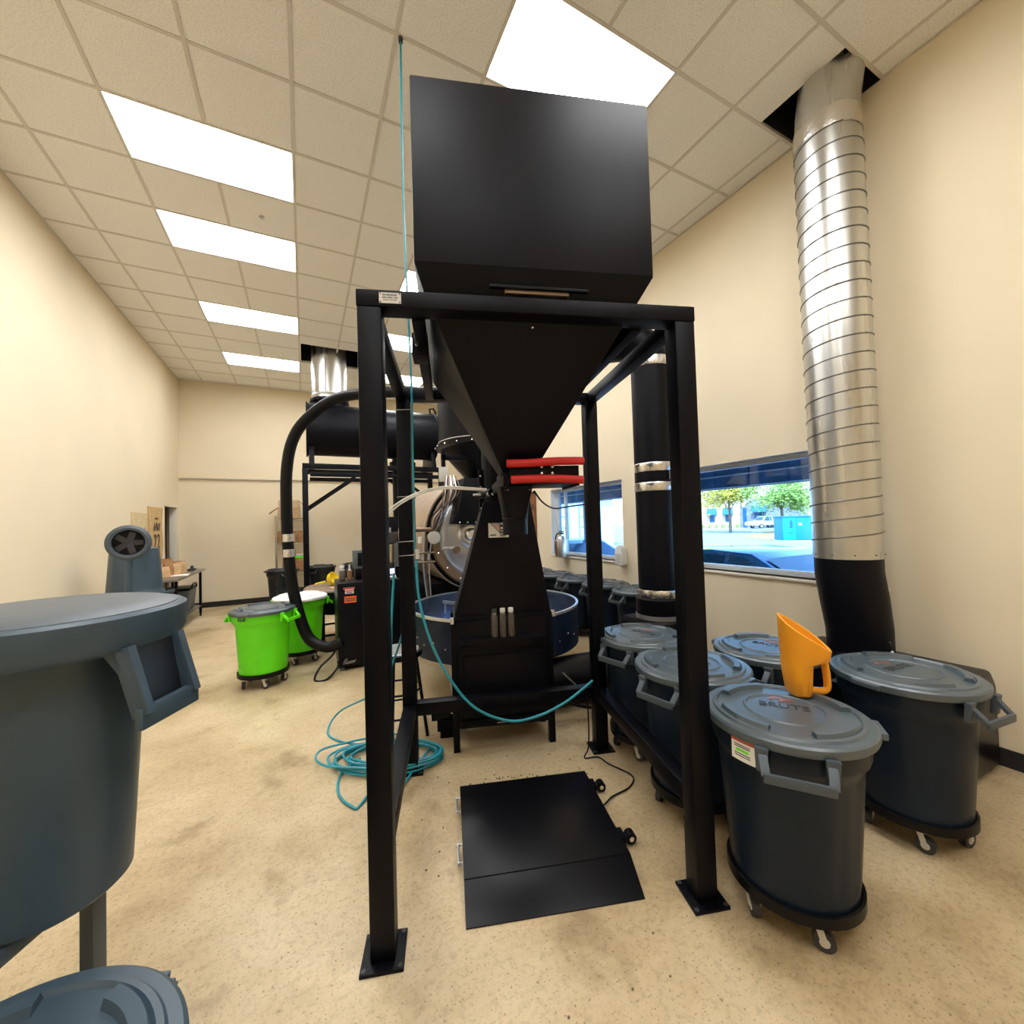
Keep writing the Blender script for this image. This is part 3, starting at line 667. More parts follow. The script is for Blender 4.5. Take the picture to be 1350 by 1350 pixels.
# ================================================================== TRASH CANS
def flute(t, z, r):
    if z < .20 or z > .62: return 0
    a = (t % (PI/2)) - PI/4
    return -.008 if abs(a) < .22 else (.0)
def make_can(name, label, body, lidk, handlek, group=None, lid=True, dolly=True, text_lid=True):
    c = thing(name, label, 'trash can', (0, 0, 0), 0, group); z0 = .0 if dolly else -.13
    mb(body).lathe([(0, .135+z0), (.205, .135+z0), (.218, .145+z0), (.222, .19+z0), (.224, .205+z0), (.250, .60+z0), (.252, .63+z0), (.268, .655+z0), (.273, .67+z0), (.278, .755+z0), (.268, .758+z0), (.245, .62+z0), (.21, .16+z0), (0, .16+z0)], 64, mod=lambda t, z, r: flute(t, z-z0, r) if r > .2215 else 0).obj('can_body', c)
    for s in (0, PI):
        h = MB().use(handlek)
        for y in (-.105, .105):
            h.bar((.272, y, .735+z0), (.338, y*.92, .665+z0), .016, .030, (0, 1, 0))
            h.hexa([(.268, y-.02, .655+z0), (.29, y-.016, .655+z0), (.29, y+.016, .655+z0), (.268, y+.02, .655+z0), (.275, y-.022, .742+z0), (.298, y-.022, .742+z0), (.298, y+.022, .742+z0), (.275, y+.022, .742+z0)])
        h.bar((.338, -.105, .662+z0), (.338, .105, .662+z0), .014, .034)
        o = h.obj('handle', c, .004); o.rotation_euler.z = s
    if lid:
        l = mb(lidk).lathe([(.270, .735+z0), (.296, .735+z0), (.300, .745+z0), (.298, .765+z0), (.290, .772+z0), (.268, .774+z0), (.262, .782+z0), (.25, .784+z0), (.243, .776+z0), (.150, .780+z0), (.146, .785+z0), (.140, .785+z0), (.136, .780+z0), (0, .782+z0)], 64).obj('lid', c)
        for i in range(4):
            a = i*PI/2+.30; mb(lidk).lathe([(.205, .776+z0), (.212, .795+z0), (.238, .795+z0), (.246, .776+z0)], 14, a0=a, a1=a+.95).obj('lid_ridge', l)
        for i in range(2):
            a = i*PI+PI/2; e = Vector((math.cos(a), math.sin(a), 0)); mb(lidk).bar(Vector((0, 0, .752+z0))+e*.30-Vector((-e.y, e.x, 0))*.06, Vector((0, 0, .752+z0))+e*.30+Vector((-e.y, e.x, 0))*.06, .03, .026).obj('lid_tab', l, .006)
        if text_lid:
            text('lettering', 'BRUTE', .062, 'dark_print', l, (-.02, 0, .783+z0), (0, 0, PI/2), .0008)
            lm = mb('lid_red').lathe([(.014, .7833+z0), (.026, .7838+z0), (.027, .7833+z0)], 14, (-.085, -.02, 0), a0=.3, a1=5.2); lm.box(-.097, -.087, .005, .045, .7825+z0, .7836+z0).box(-.082, -.075, .005, .035, .7825+z0, .7836+z0); lm.obj('red_mark', l)
    if dolly:
        d = mb('black_rubber').lathe([(0, .105), (.225, .105), (.235, .11), (.235, .15), (.226, .152), (.224, .138), (0, .132)], 40).obj('dolly', c)
        for i in range(5):
            t = 2*PI*i/5+.3; k = MB().use('dark_print'); x, y = .18*math.cos(t), .18*math.sin(t); q = t+1.2; e = Vector((math.cos(q), math.sin(q), 0)); n_ = Vector((-e.y, e.x, 0)); P = Vector((x, y, .036))+e*.02
            k.cyl(P-n_*.014, P+n_*.014, .036, 16); k.use('offwhite')
            k.cyl(P-n_*.016, P+n_*.016, .017, 10)
            for s in (-1, 1): k.bar(P+n_*.020*s, Vector((x, y, .104))+n_*.020*s, .022, .004, n_)
            k.box(x-.026, x+.026, y-.026, y+.026, .094, .106); k.obj('caster', d)
    return c
proto = {}
def can(kind, loc, rz, label, group=None):
    if kind not in proto:
        proto[kind] = {'grey': lambda: make_can('trash_can', '', 'can', 'can_lid', 'can_light'), 'dark': lambda: make_can('trash_can', '', 'can_dark', 'can_dark', 'can_dark', text_lid=False),
            'green_grey': lambda: make_can('trash_can', '', 'green', 'can_lid', 'green', text_lid=False), 'green_white': lambda: make_can('trash_can', '', 'green', 'white_lid', 'green', text_lid=False),
            'open': lambda: make_can('trash_can', '', 'can_blue', 'can_blue', 'can_blue', lid=False, dolly=False), 'blue_lid': lambda: make_can('trash_can', '', 'can_blue', 'can_blue', 'can_blue', dolly=False, text_lid=False)}[kind]()
        o = proto[kind]
    else: o = copy_tree(proto[kind])
    if 'group' in o.keys(): del o['group']
    o.location = loc; o.rotation_euler = (0, 0, rz); tag(o, label, 'trash can', group); return o
G1 = 'grey lidded cans beside the stand'
def face(x, y, off=0): return math.atan2(-y, -x)+off
c1 = can('grey', (1.755, 1.055, 0), face(1.755, 1.055, .10), 'grey lidded trash can on wheels with the yellow scoop standing on it', G1)
c2 = can('grey', (1.90, 1.64, 0), face(1.9, 1.64, -.55), 'grey lidded trash can on wheels hard against the stand rail', G1)
c3 = can('grey', (2.09, 2.215, 0), face(2.09, 2.215, -.6), 'grey lidded trash can beside the rear stand post, before the black duct', G1)
c4 = can('grey', (2.52, 1.60, 0), face(2.52, 1.60, -.35), 'grey lidded trash can between the scoop can and the window wall', G1)
c5 = can('grey', (2.70, 1.02, 0), face(2.70, 1.02, 1.1), 'grey lidded trash can in front of the black blower housing', G1)
for i, (x, y) in enumerate(((3.40, 3.62), (3.42, 4.23), (3.43, 4.84), (3.43, 5.45), (3.44, 6.06))):
    can('grey', (x, y, 0), PI+.08*(i % 3)-.08, 'grey lidded trash can in the window wall row, '+('next to the black duct', 'second from the black duct', 'third from the black duct', 'fourth from the black duct', 'nearest the brown door')[i], 'cans along the window wall')
# sticker on the scoop can
a = face(1.755, 1.055, .10); rs = -.62; o = c1
s = MB().use('paper'); rr = .2795
def arcpatch(m, a0, a1, z0, z1, r): return m.lathe([(r, z0), (r+.0012, z0+.0005), (r+.0012, z1-.0005), (r, z1)], 10, a0=a0, a1=a1)
arcpatch(s, rs-.17, rs+.17, .645, .735, rr).use('red_print'); arcpatch(s, rs-.168, rs+.168, .715, .734, rr+.0008)
s.use('dark_print')
for z in (.705, .698, .672, .664): arcpatch(s, rs-.12, rs+.10, z-.0025, z+.0015, rr+.0008)
s.use('green'); arcpatch(s, rs-.10, rs+.08, .680, .690, rr+.0008); s.obj('warning_label', c1)
# green cans
g1 = can('green_grey', (-.40, 5.04, 0), -.55, 'lime green trash can on wheels with grey lid')
g2 = can('green_white', (-.06, 5.66, 0), .2, 'lime green trash can with white lid behind the hose')
lp = MB().use('dark_print'); arcpatch(lp, -2.36+.55, -2.06+.55, .695, .735, .279); lb = lp.obj('maker_label', g1)
for i, ch_ in enumerate('ULINE'):
    t = -2.30+.55+i*.045; text('lettering', ch_, .030, 'green', lb, (.2812*math.cos(t), .2812*math.sin(t), .715), (PI/2, 0, t+PI/2), .0006)
# dark cans and bin at the back wall
for i, (x, y) in enumerate(((.30, 9.75), (.98, 9.75), (1.66, 9.8))): can('dark', (x, y, 0), -2.2+i*.3, 'dark lidded trash can by the back wall, '+('first beyond the wire shelf', 'second beyond the wire shelf', 'third beyond the wire shelf')[i], 'dark cans by the back wall')
can('dark', (-.42, 9.55, 0), -1.2, 'dark trash can with lid standing beside the wire shelf')
# near left: lidded can on the floor, big-handled can on a low cart
can('blue_lid', (-.505, .965, 0), 1.2, 'grey lidded can standing on the floor beside the cart')
CP = EYE + CW*1.1 + CR*(-1.225); ca = math.atan2(CR.y, CR.x)
bc = thing('handled_bin', 'blue-grey bin with deep rim and big side handle on a low cart', 'bin', (CP.x, CP.y, .66), ca)
mb('can_blue').lathe([(0, 0), (.15, 0), (.16, .01), (.192, .62), (.275, .635), (.282, .65), (.284, .715), (.274, .722), (.262, .722), (.185, .60), (.145, .02), (0, .02)], 64).obj('bin_body', bc)
mb('can_light').lathe([(0, .735), (.20, .738), (.235, .732), (.262, .724), (.266, .716), (0, .716)], 56).obj('bin_lid', bc)
for s_ in (0, PI):
    h = mb('can_blue')
    for y in (-.075, .075): h.hexa([(.20, y*1.25-.012, .635), (.272, y*1.0-.012, .635), (.272, y*1.0+.012, .635), (.20, y*1.25+.012, .635), (.225, y*1.0-.012, .62), (.318, y*.98-.010, .50), (.318, y*.98+.010, .50), (.225, y*1.0+.012, .62)]).bar((.262, y, .64), (.312, y*.98, .475), .022, .045, (1, 0, 0))
    h.use('can_dark').hexa([(.258, -.075, .637), (.266, -.075, .637), (.266, .075, .637), (.258, .075, .637), (.292, -.075, .46), (.300, -.075, .46), (.300, .075, .46), (.292, .075, .46)]).use('can_blue')  # dark panel stands in for the shaded hollow behind the handle
    h.bar((.312, -.09, .470), (.312, .09, .470), .020, .052); o = h.obj('bin_handle', bc, .005); o.rotation_euler.z = s_
ct = thing('utility_cart', 'low grey utility cart carrying the big-handled bin', 'cart', (CP.x-.10, CP.y+.05, 0), ca)
for z in (.20, .62): rbox('cart_shelf', 'can_blue', ct, -.36, .17, -.32, .12, z, z+.039, .008)
for x in (-.33, .13):
    for y in (-.29, .09):
        p = rbox('cart_post', 'grey_box', ct, x-.02, x+.02, y-.02, y+.02, .08, .62, .005); mb('black_rubber').cyl((x-.015, y, .04), (x+.015, y, .04), .04, 16).obj('wheel', p)
# far left stack: upright can carrying an upside-down can
can('grey', (-1.77, 6.30, 0), .5, 'grey lidded can by the left wall under the upturned can')
o = can('open', (-1.77, 6.30, 1.417), -.5, 'upturned blue-grey can standing on another can by the wall'); o.rotation_euler = (PI, 0, -.2)
# grey ring-shaped fan head
P = at_d(170, 715.5, 3.9)
o = thing('pedestal_fan', 'grey ring-shaped fan head with dark round opening by left wall', 'fan', (P.x, P.y, 0), math.atan2(-P.x, P.y)*.7)
P = Vector((0, 0, P.z))
mb('can_light').lathe([(.115, .03), (.12, .045), (.14, .05), (.165, .03), (.165, -.05), (.115, -.05)], 36, P, axis='y').obj('ring', o)
mb('black_gloss').lathe([(0, .0), (.116, .0)], 30, P, axis='y').obj('opening', o)
m = mb('dark_print')
for i in range(5): t = 2*PI*i/5; m.bar(P+Vector((0, -.015, 0)), P+Vector((.105*math.cos(t), -.02, .105*math.sin(t))), .05, .004, (0, 1, .3))
m.obj('fan_blades', o)
mb('can_blue').cyl((0, 0, .03), (0, 0, P.z-.16), .03, 14).obj('fan_pole', o); mb('can_blue').lathe([(0, .03), (.05, .03), (.2, .012), (.2, 0)], 24).obj('fan_base', o)

# yellow scoop on the can
ss = thing('plastic_scoop', 'orange-yellow plastic scoop standing upright on a grey can lid', 'scoop', on_z(1063, 915, .783), 0)
ss.scale = (1.38, 1.38, 1.42); ss.rotation_euler.z = math.atan2(CR.y, CR.x)-.10
def rr_ring(cx_, w_, d_, z, n=28, p=3.0, tilt=None):
    o = []
    for i in range(n):
        t = 2*PI*i/n; c, s = math.cos(t), math.sin(t); k = (abs(c)**p+abs(s)**p)**(-1/p); x = cx_+w_*c*k
        o.append((x, d_*s*k, z if tilt is None else tilt(x)+.34*d_*s*k))
    return o
tl = lambda x: .232-.62*(x+.062)*(1+.9*max(0, x+.0))
rings = [rr_ring(-.022, .026, .034, 0.002), rr_ring(-.023, .030, .042, .010), rr_ring(-.025, .034, .046, .06), rr_ring(-.026, .037, .050, .100), rr_ring(.0, .062, .052, .112), rr_ring(.0, .066, .054, .130, tilt=None), rr_ring(0, .068, .056, 0, tilt=tl),
         rr_ring(0, .0645, .0525, 0, tilt=lambda x: tl(x)-.002), rr_ring(0, .060, .048, .125), rr_ring(-.026, .031, .044, .095), rr_ring(-.022, .024, .034, .012)]
m = MB().use('orange'); n = 28; vs = [v for r in rings for v in r]; k = len(rings)
m.add(vs, [(i*n+j, i*n+(j+1) % n, (i+1)*n+(j+1) % n, (i+1)*n+j) for i in range(k-1) for j in range(n)] + [tuple(range(n-1, -1, -1)), tuple((k-1)*n+j for j in range(n))])
m.obj('scoop_body', ss, smooth=40)
mb('orange_rim_lit').tube(rr_ring(0, .0665, .0545, 0, tilt=tl), .0022, 6, closed=True).obj('mouth_rim', ss)
m = mb('orange'); pth = [(.052, 0, .122), (.059, 0, .10), (.064, 0, .05), (.064, 0, .022), (.054, 0, .0115), (.030, 0, .0115), (.0, 0, .014)]
m.tube(spline(pth, 6), .0105, 10); m.obj('handle', ss)

# ================================================================== TABLES, CABINET, SHELF
def leg_table(): pass
cb = thing('control_cabinet', 'black upright control cabinet with warning stickers and feet', 'cabinet', (.31, 4.955, 0))
mb('black_gloss').box(0, .68, 0, .55, .045, .96).obj('cabinet_body', cb, .006)
mb('black_satin').box(.02, .315, -.008, -.001, .07, .94).obj('door_panel', cb, .002); mb('black_satin').box(.325, .66, -.008, -.001, .07, .94).obj('door_panel', cb, .002)
for x in (.015, .62):
    for y in (.02, .48): mb('grey_box').box(x, x+.045, y, y+.045, 0, .046).obj('foot', cb, .002)
k = mb('red_print').box(.06, .18, -.0105, -.0085, .895, .915).use('paper').box(.078, .168, -.0105, -.0085, .845, .893).use('red_print').box(.082, .164, -.0112, -.0104, .868, .884)
k.use('dark_print').box(.09, .155, -.0112, -.0104, .85, .86); k.obj('danger_sticker', cb, smooth=0)
k = mb('orange_sticker').box(.07, .195, -.0105, -.0085, .745, .815).use('dark_print')
for z in (.768, .792):
    x = .078
    while x < .185: wd = random.uniform(.008, .02); k.box(x, x+wd, -.0112, -.0104, z-.007, z+.007); x += wd+.005
k.obj('orange_sticker', cb, smooth=0)
m = mb('offwhite')
m.tube([(p[0]*.9+.03, -.0105, p[1]*.9+.012) for p in spline([(.02, .095), (.05, .135), (.065, .125), (.045, .105), (.04, .09), (.06, .088), (.07, .10), (.08, .09), (.09, .102), (.10, .09), (.11, .104), (.12, .092), (.13, .106), (.14, .094), (.16, .11)], 5)], .0022, 5)
m.tube([(p[0]*.9+.03, -.0105, p[1]*.9+.012) for p in spline([(.01, .082), (.07, .078), (.15, .084)], 5)], .0018, 5); m.obj('script_logo', cb)
# items on the cabinet
o = thing('sample_bottle', 'clear bean sample bottle with white cap on the control cabinet', 'bottle', (.385, 5.25, .962))
mb('beans').lathe([(0, .001), (.032, .001), (.034, .008), (.034, .115), (.022, .14)], 18).obj('bottle_body', o); mb('clear').lathe([(.034, .115), (.023, .142), (.022, .15)], 18).obj('neck', o); mb('white_lid').lathe([(.026, .148), (.026, .175), (0, .177)], 18).obj('cap', o)
o = thing('sample_jar', 'small pale bean sample jar beside the capped bottle', 'jar', (.47, 5.30, .962))
mb('kraft').lathe([(0, .001), (.026, .001), (.028, .008), (.028, .10), (.02, .11)], 16).obj('jar_body', o); mb('offwhite').lathe([(.02, .108), (.011, .12), (.011, .175), (0, .177)], 14).obj('jar_neck', o)
o = thing('touch_panel', 'grey touchscreen panel on a black base on the control cabinet', 'monitor', (.66, 5.33, .962))
mb('black').box(-.13, .13, -.10, .10, 0, .12).obj('panel_base', o, .006); mb('grey_box').box(-.15, .15, -.06, .05, .12, .34).obj('panel_housing', o, .012)
mb('black').box(-.10, .10, -.066, -.060, .15, .31).obj('bezel', o, .003); mb('screen').box(-.045, .095, -.069, -.0665, .165, .29).obj('display', o)
o = thing('laptop', 'open laptop computer with lit screen on the cabinet top', 'laptop', (.90, 5.18, .962), -.15)
mb('offwhite').box(-.16, .085, -.11, .11, 0, .015).obj('keyboard_deck', o, .004); k = mb('grey_box')
for i in range(5):
    for j in range(8): k.box(-.145+j*.027, -.122+j*.027, -.03+i*.024, -.012+i*.024, .015, .0175)
k.obj('keys', o, smooth=0)
L_ = mb('dark_print').box(-.16, .085, .112, .120, .012, .20, Matrix.Rotation(-.25, 3, 'X'), (0, .115, .012)).obj('laptop_lid', o, .003)
mb('screen2').box(-.15, .075, .1095, .1115, .025, .17, Matrix.Rotation(-.25, 3, 'X'), (0, .115, .012)).obj('laptop_screen', L_)
o = thing('cable_coil', 'short black cable looped on the floor by the cabinet', 'cable', (.20, 4.86, .012))
mb('black_rubber').tube(spline([(.10, .10, .30), (.05, .06, .20), (-.08, 0, .10), (-.13, -.06, .0), (-.02, -.10, 0), (.09, .02, .06), (.10, .06, .12)], 7), .011, 8).obj('cable_run', o)

# round table behind the cabinet
rt = thing('round_table', 'round brown-topped table with black apron and legs behind the cabinet', 'table', (.55, 6.35, 0))
mb('table_brown').lathe([(0, .77), (.56, .77), (.575, .76), (.575, .745), (0, .745)], 48).obj('table_top', rt)
mb('black').lathe([(.565, .744), (.565, .46), (.54, .46), (.54, .744)], 48).obj('apron', rt)
for i in range(4):
    t = PI/4+i*PI/2; x, y = .50*math.cos(t), .50*math.sin(t); mb('black').box(x-.022, x+.022, y-.022, y+.022, 0, .70).obj('leg', rt, .003)
for i in range(4):
    t = PI/4+i*PI/2; u = t+PI/2; mb('black').bar((.5*math.cos(t), .5*math.sin(t), .17), (.5*math.cos(u), .5*math.sin(u), .17), .02, .025).obj('stretcher', rt)
o = thing('yellow_bowl_scoop', 'yellow plastic bowl scoop tipped on the round table', 'scoop', (.29, 6.38, .772))
m = mb('yellow').lathe([(.0, .0), (.05, .004), (.085, .04), (.10, .10), (.096, .10), (.08, .045), (.045, .012), (0, .01)], 28); o2 = m.obj('bowl', o); o2.rotation_euler = (.5, 1.05, 0); o2.location = (0, 0, .06)
mb('yellow').cyl((-.04, 0, .06), (-.17, .03, .03), .014, 10).obj('handle', o)
o = mb('cardboard').box(-.16, .16, -.10, .10, 0, .006).obj('cardboard_sheet'); o.location = (.45, 6.10, .772); o.rotation_euler.z = .3; tag(o, 'flat brown cardboard sheet lying on the round table', 'cardboard')

# stool
so_ = thing('bar_stool', 'black metal stool with grey seat beside the stand post', 'stool', (.62, 3.22, 0), .3)
mb('black').lathe([(.0, .60), (.165, .60), (.175, .605), (.175, .64), (.165, .645), (0, .64)], 32).obj('seat', so_); mb('steel_table').lathe([(0, .6455), (.155, .646), (.15, .650), (0, .650)], 32).obj('seat_pad', so_)
for i in range(4):
    t = PI/4+i*PI/2; mb('black').tube([(.13*math.cos(t), .13*math.sin(t), .60), (.205*math.cos(t), .205*math.sin(t), .002)], .0125, 10).obj('leg', so_)
for z, r in ((.20, .18), (.36, .16)): mb('black').tube([(r*math.cos(2*PI*i/28), r*math.sin(2*PI*i/28), z) for i in range(28)], .008, 8, closed=True).obj('foot_ring', so_)

# left work table
tb = thing('work_table', 'long steel-topped work table against the left wall', 'table', (-1.98, 8.85, 0))
mb('steel_table').box(-.26, .26, -.95, .95, .835, .875).obj('table_top', tb, .008)
mb('steel_table').box(-.22, .22, -.88, .88, .18, .20).obj('under_shelf', tb, .004)
for x in (-.21, .205):
    for y in (-.82, .82): 
        l = mb('black').cyl((x, y, .06), (x, y, .835), .022, 14).obj('leg', tb); mb('black').cyl((x, y, 0), (x, y, .06), .016, 12).obj('foot', l)
def bag(loc, w_, d_, h, rz, k, lab, lying=False):
    o = thing('coffee_bag', lab, 'bag', loc, rz, 'brown paper coffee bags')
    m = MB().use(k); n = 16
    rings = [(1, 1, 0), (1.04, 1.05, .25), (1.02, 1.0, .55), (.98, .7, .8), (.97, .25, .93), (.97, .12, 1)]
    vs = []
    for a, b, z in rings:
        for i in range(n):
            t = 2*PI*i/n; c, s = math.cos(t), math.sin(t); q = (abs(c)**4+abs(s)**4)**(-.25); jit = 1+random.uniform(-.03, .03)
            vs.append((w_/2*a*c*q*jit, d_/2*b*s*q*jit, h*z*.98+.001))
    m.add(vs, [(r*n+i, r*n+(i+1) % n, (r+1)*n+(i+1) % n, (r+1)*n+i) for r in range(5) for i in range(n)] + [tuple(range(n-1, -1, -1)), tuple(5*n+i for i in range(n))])
    m.obj('bag_body', o, smooth=50); mb('kraft').box(-w_/2*.9, w_/2*.9, -.008, .008, h*.965, h*1.01).obj('folded_top', o, .002); return o
bl_ = 'brown kraft coffee bag in the cluster on the steel work table'
bo = ['first', 'second', 'third', 'fourth', 'fifth', 'sixth', 'seventh', 'eighth']
for x, y, w_, h, rz, k in ((-.02, -.50, .15, .17, .2, 'kraft_light'), (-.15, -.45, .14, .20, -.2, 'kraft'), (-.02, -.28, .16, .22, .4, 'kraft'), (-.16, -.20, .14, .20, 0, 'kraft_light'), (.04, -.12, .17, .19, .1, 'kraft_light'), (-.12, .06, .17, .26, -.2, 'kraft'), (.06, .14, .17, .20, .3, 'kraft_light'), (-.06, .34, .16, .20, 0, 'kraft')):
    bag((-1.98+x, 8.85+y, .876), w_, .10, h, rz+.6, k, ('pale' if k == 'kraft_light' else 'dark')+' brown kraft coffee bag on the work table, '+bo.pop(0)+' toward the back wall')
o = mb('paper').box(-.12, .12, -.15, .15, 0, .004).obj('paper_stack'); o.location = (-1.84, 8.55, .876); o.rotation_euler.z = .1; tag(o, 'white paper sheets lying at the edge of the work table', 'paper')
o = thing('tape_dispenser', 'small black tape dispenser at the end of the work table', 'dispenser', (-1.86, 9.45, .876)); mb('dark_print').box(-.05, .05, -.10, .10, 0, .035).obj('dispenser_base', o, .01); mb('dark_print').cyl((-.02, .02, .05), (.02, .02, .05), .035, 16).obj('tape_roll', o)
o = thing('storage_tote', 'grey plastic tote with black handled lid under the work table', 'tote', (-2.0, 9.28, .201))
mb('grey_box').frust((-.16, .16, -.24, .24), 0, (-.19, .19, -.28, .28), .36).obj('tote_body', o, .015); mb('black').box(-.20, .20, -.29, .29, .36, .40).obj('tote_lid', o, .008)
mb('black').tube(spline([(.20, -.2, .38), (.21, -.12, .45), (.21, .12, .45), (.20, .2, .38)], 5), .014, 8).obj('tote_handle', o)
o = thing('white_bucket', 'white plastic bucket on the shelf below the work table', 'bucket', (-2.0, 8.35, .201)); mb('offwhite').lathe([(0, .002), (.13, .002), (.155, .34), (.165, .345), (.165, .36), (.15, .36), (.12, .02), (0, .02)], 28).obj('bucket_body', o)
mb('steel').tube([(.165*math.cos(t), .0, .34-.12*math.sin(t)) for t in [PI*i/12 for i in range(13)]], .003, 6).obj('bail', o)
# burlap sacks on left wall
for nme, k, y0, y1, z0, z1, lab in (('burlap_sack', 'burlap_pale', 7.98, 8.62, .95, 1.90, 'pale burlap coffee sack with red winged emblem hung on the wall'), ('burlap_sack', 'burlap', 8.70, 9.42, .95, 2.02, 'brown burlap coffee sack printed with the number 22 on the wall')):
    o = thing(nme, lab, 'sack', (XL, (y0+y1)/2, z0)); h = z1-z0; wd = (y1-y0)/2
    m = MB().use(k); nu, nv = 12, 16; vs = []
    for i in range(nu+1):
        for j in range(nv+1): vs.append((.022+.006*math.sin(i*1.3+j*.7), -wd+2*wd*i/nu, h*j/nv))
    vs += [(.002, v[1], v[2]) for v in vs]; N = (nu+1)*(nv+1)
    fs = [(i*(nv+1)+j, (i+1)*(nv+1)+j, (i+1)*(nv+1)+j+1, i*(nv+1)+j+1) for i in range(nu) for j in range(nv)]
    fs += [tuple(q+N for q in f[::-1]) for f in fs]
    rim = [i*(nv+1) for i in range(nu+1)]+[nu*(nv+1)+j for j in range(1, nv+1)]+[i*(nv+1)+nv for i in range(nu-1, -1, -1)]+[j for j in range(nv-1, 0, -1)]
    fs += [(a_, b_, b_+N, a_+N) for a_, b_ in zip(rim, rim[1:]+rim[:1])]
    m.add(vs, fs).obj('sack_cloth', o, smooth=60)
    if k == 'burlap':
        text('number_print', '22', .36, 'dark_print', o, (.034, 0, .47), (PI/2, 0, PI/2), .001); m = mb('dark_print')
        for i in range(4): m.bar((.034, -.13+i*.09, .66), (.034, -.13+i*.09+(.03 if i % 2 else 0), .80), .016, .004, (1, 0, 0))
        for i in range(3): m.bar((.034, -.11+i*.09, .80 if i % 2 else .68), (.034, -.05+i*.09, .67 if i % 2 else .79), .014, .004, (1, 0, 0))
        m.box(.032, .036, -.10, .06, .86, .89); m.obj('block_print', o)
    else:
        m = mb('red_print')
        for s_ in (-1, 1):
            for q in range(4): m.bar((.034, s_*.03, .62-.03*q), (.034, s_*(.20-.03*q), .72-.06*q), .018, .004, (1, 0, 0))
        m.bar((.034, 0, .50), (.034, 0, .68), .05, .004, (1, 0, 0)); m.obj('wing_emblem', o)

# wire shelf at the back wall
ws = thing('wire_shelf', 'chrome wire shelving rack against the back wall', 'shelf', (-.27, 10.25, 0))
sz = (.22, .66, 1.28, 1.80)
for x in (-.28, .28):
    for y in (-.2, .2): mb('chrome').cyl((x, y, 0), (x, y, 1.86), .0125, 12).obj('post', ws)
for z in sz:
    m = mb('chrome')
    for y in (-.2, .2): m.bar((-.28, y, z), (.28, y, z), .008, .008).bar((-.28, y, z-.03), (.28, y, z-.03), .006, .006)
    for x in (-.28, .28): m.bar((x, -.2, z), (x, .2, z), .008, .008).bar((x, -.2, z-.03), (x, .2, z-.03), .006, .006)
    for i in range(19): x = -.265+i*.0295; m.bar((x, -.2, z+.004), (x, .2, z+.004), .004, .004)
    m.obj('wire_tier', ws, smooth=0)
o = thing('cardboard_box', 'open cardboard box with raised flaps on top of the wire shelf', 'box', (-.30, 10.25, 1.807))
m = mb('cardboard'); w_, d_, h = .21, .15, .24
m.box(-w_, w_, -d_, -d_+.006, 0, h).box(-w_, w_, d_-.006, d_, 0, h).box(-w_, -w_+.006, -d_, d_, 0, h).box(w_-.006, w_, -d_, d_, 0, h).box(-w_, w_, -d_, d_, 0, .006); m.obj('box_body', o, smooth=0)
mb('cardboard_in').box(-w_, w_, d_-.005, d_, h, h+.17).obj('flap', o)
mb('cardboard').bar((-w_, 0, h), (-w_-.16, 0, h-.0+.0-.13), .30, .005).obj('flap', o); mb('cardboard').bar((w_, 0, h+.14), (w_+.13, 0, h-.02), .30, .005).obj('flap', o)
for i, x in enumerate((-.20, -.08, .06, .18)): bag((-.27+x, 10.24, 1.287), .11, .09, .25, .1*i, 'kraft', 'brown kraft coffee bag on the second shelf tier, '+('at the end beside the door', 'second from the open end', 'third from the open end', 'beside the dark cans')[i])
bag((-.27-.10, 10.22, .667), .13, .09, .30, .2, 'kraft', 'tall brown kraft bag on the third tier of the wire shelf')
o = thing('storage_jar', 'clear jar of brown packets with green lid on the wire shelf', 'jar', (-.27+.16, 10.22, .667)); mb('kraft').box(-.10, .10, -.09, .09, 0, .27).obj('jar_body', o, .02); mb('green').box(-.105, .105, -.095, .095, .27, .315).obj('jar_lid', o, .008); mb('offwhite').box(-.09, .09, -.08, .08, .315, .36).obj('lid_dome', o, .02)
o = thing('paper_tray', 'white papers piled in a tray on the wire shelf', 'paper', (-.40, 10.2, .667)); 
for i in range(4): mb('paper').box(-.06, .06, -.09, .09, i*.008, i*.008+.006, Matrix.Rotation(.15*i, 3, 'Z')).obj('sheet', o)
o = thing('open_tub', 'black open tub standing before the wire shelf', 'tub', (-.22, 8.9, 0)); mb('can_dark').lathe([(0, .004), (.20, .004), (.26, .42), (.275, .425), (.275, .445), (.25, .445), (.19, .02), (0, .02)], 36).obj('tub_body', o); mb('green').lathe([(0, .30), (.235, .30)], 30).obj('contents', o)

# ================================================================== HOSES, CORDS, VALVES
def cable(name, pts, r, k, label, cat, part, kk=8):
    b = Vector(pts[0]); o = thing(name, label, cat, b); mb(k).tube([Vector(p)-b for p in spline(pts, kk)], r, 8).obj(part, o); return o
A = F(.125, 1.14); anch = on_z(528, 50, ZC-.006)
o = cable('air_line', [anch, Vector((anch.x-.005, anch.y+.005, 3.6)), Vector(F(.105, 1.13, 2.5)), F(.103, 1.14, 2.0), F(.104, 1.14, 1.65), F(.106, 1.13, 1.42)], .0065, 'teal', 'teal air line dropping from the ceiling down the rear stand post', 'hose', 'air_tube')
mb('dark_print').cyl((0, 0, -.03), (0, 0, .006), .014, 10).obj('ceiling_fitting', o)
sag = [F(.110, 1.13, 1.37), F(.122, 1.11, 1.12), F(.19, 1.08, .85), F(.30, 1.06, .62), F(.45, 1.05, .43), F(.66, 1.05, .325), F(.85, 1.05, .335), F(1.05, 1.07, .40), F(1.25, 1.12, .50)]
cable('air_hose', sag, .0085, 'teal', 'teal air hose sagging between the two rear stand posts', 'hose', 'hose_tube')
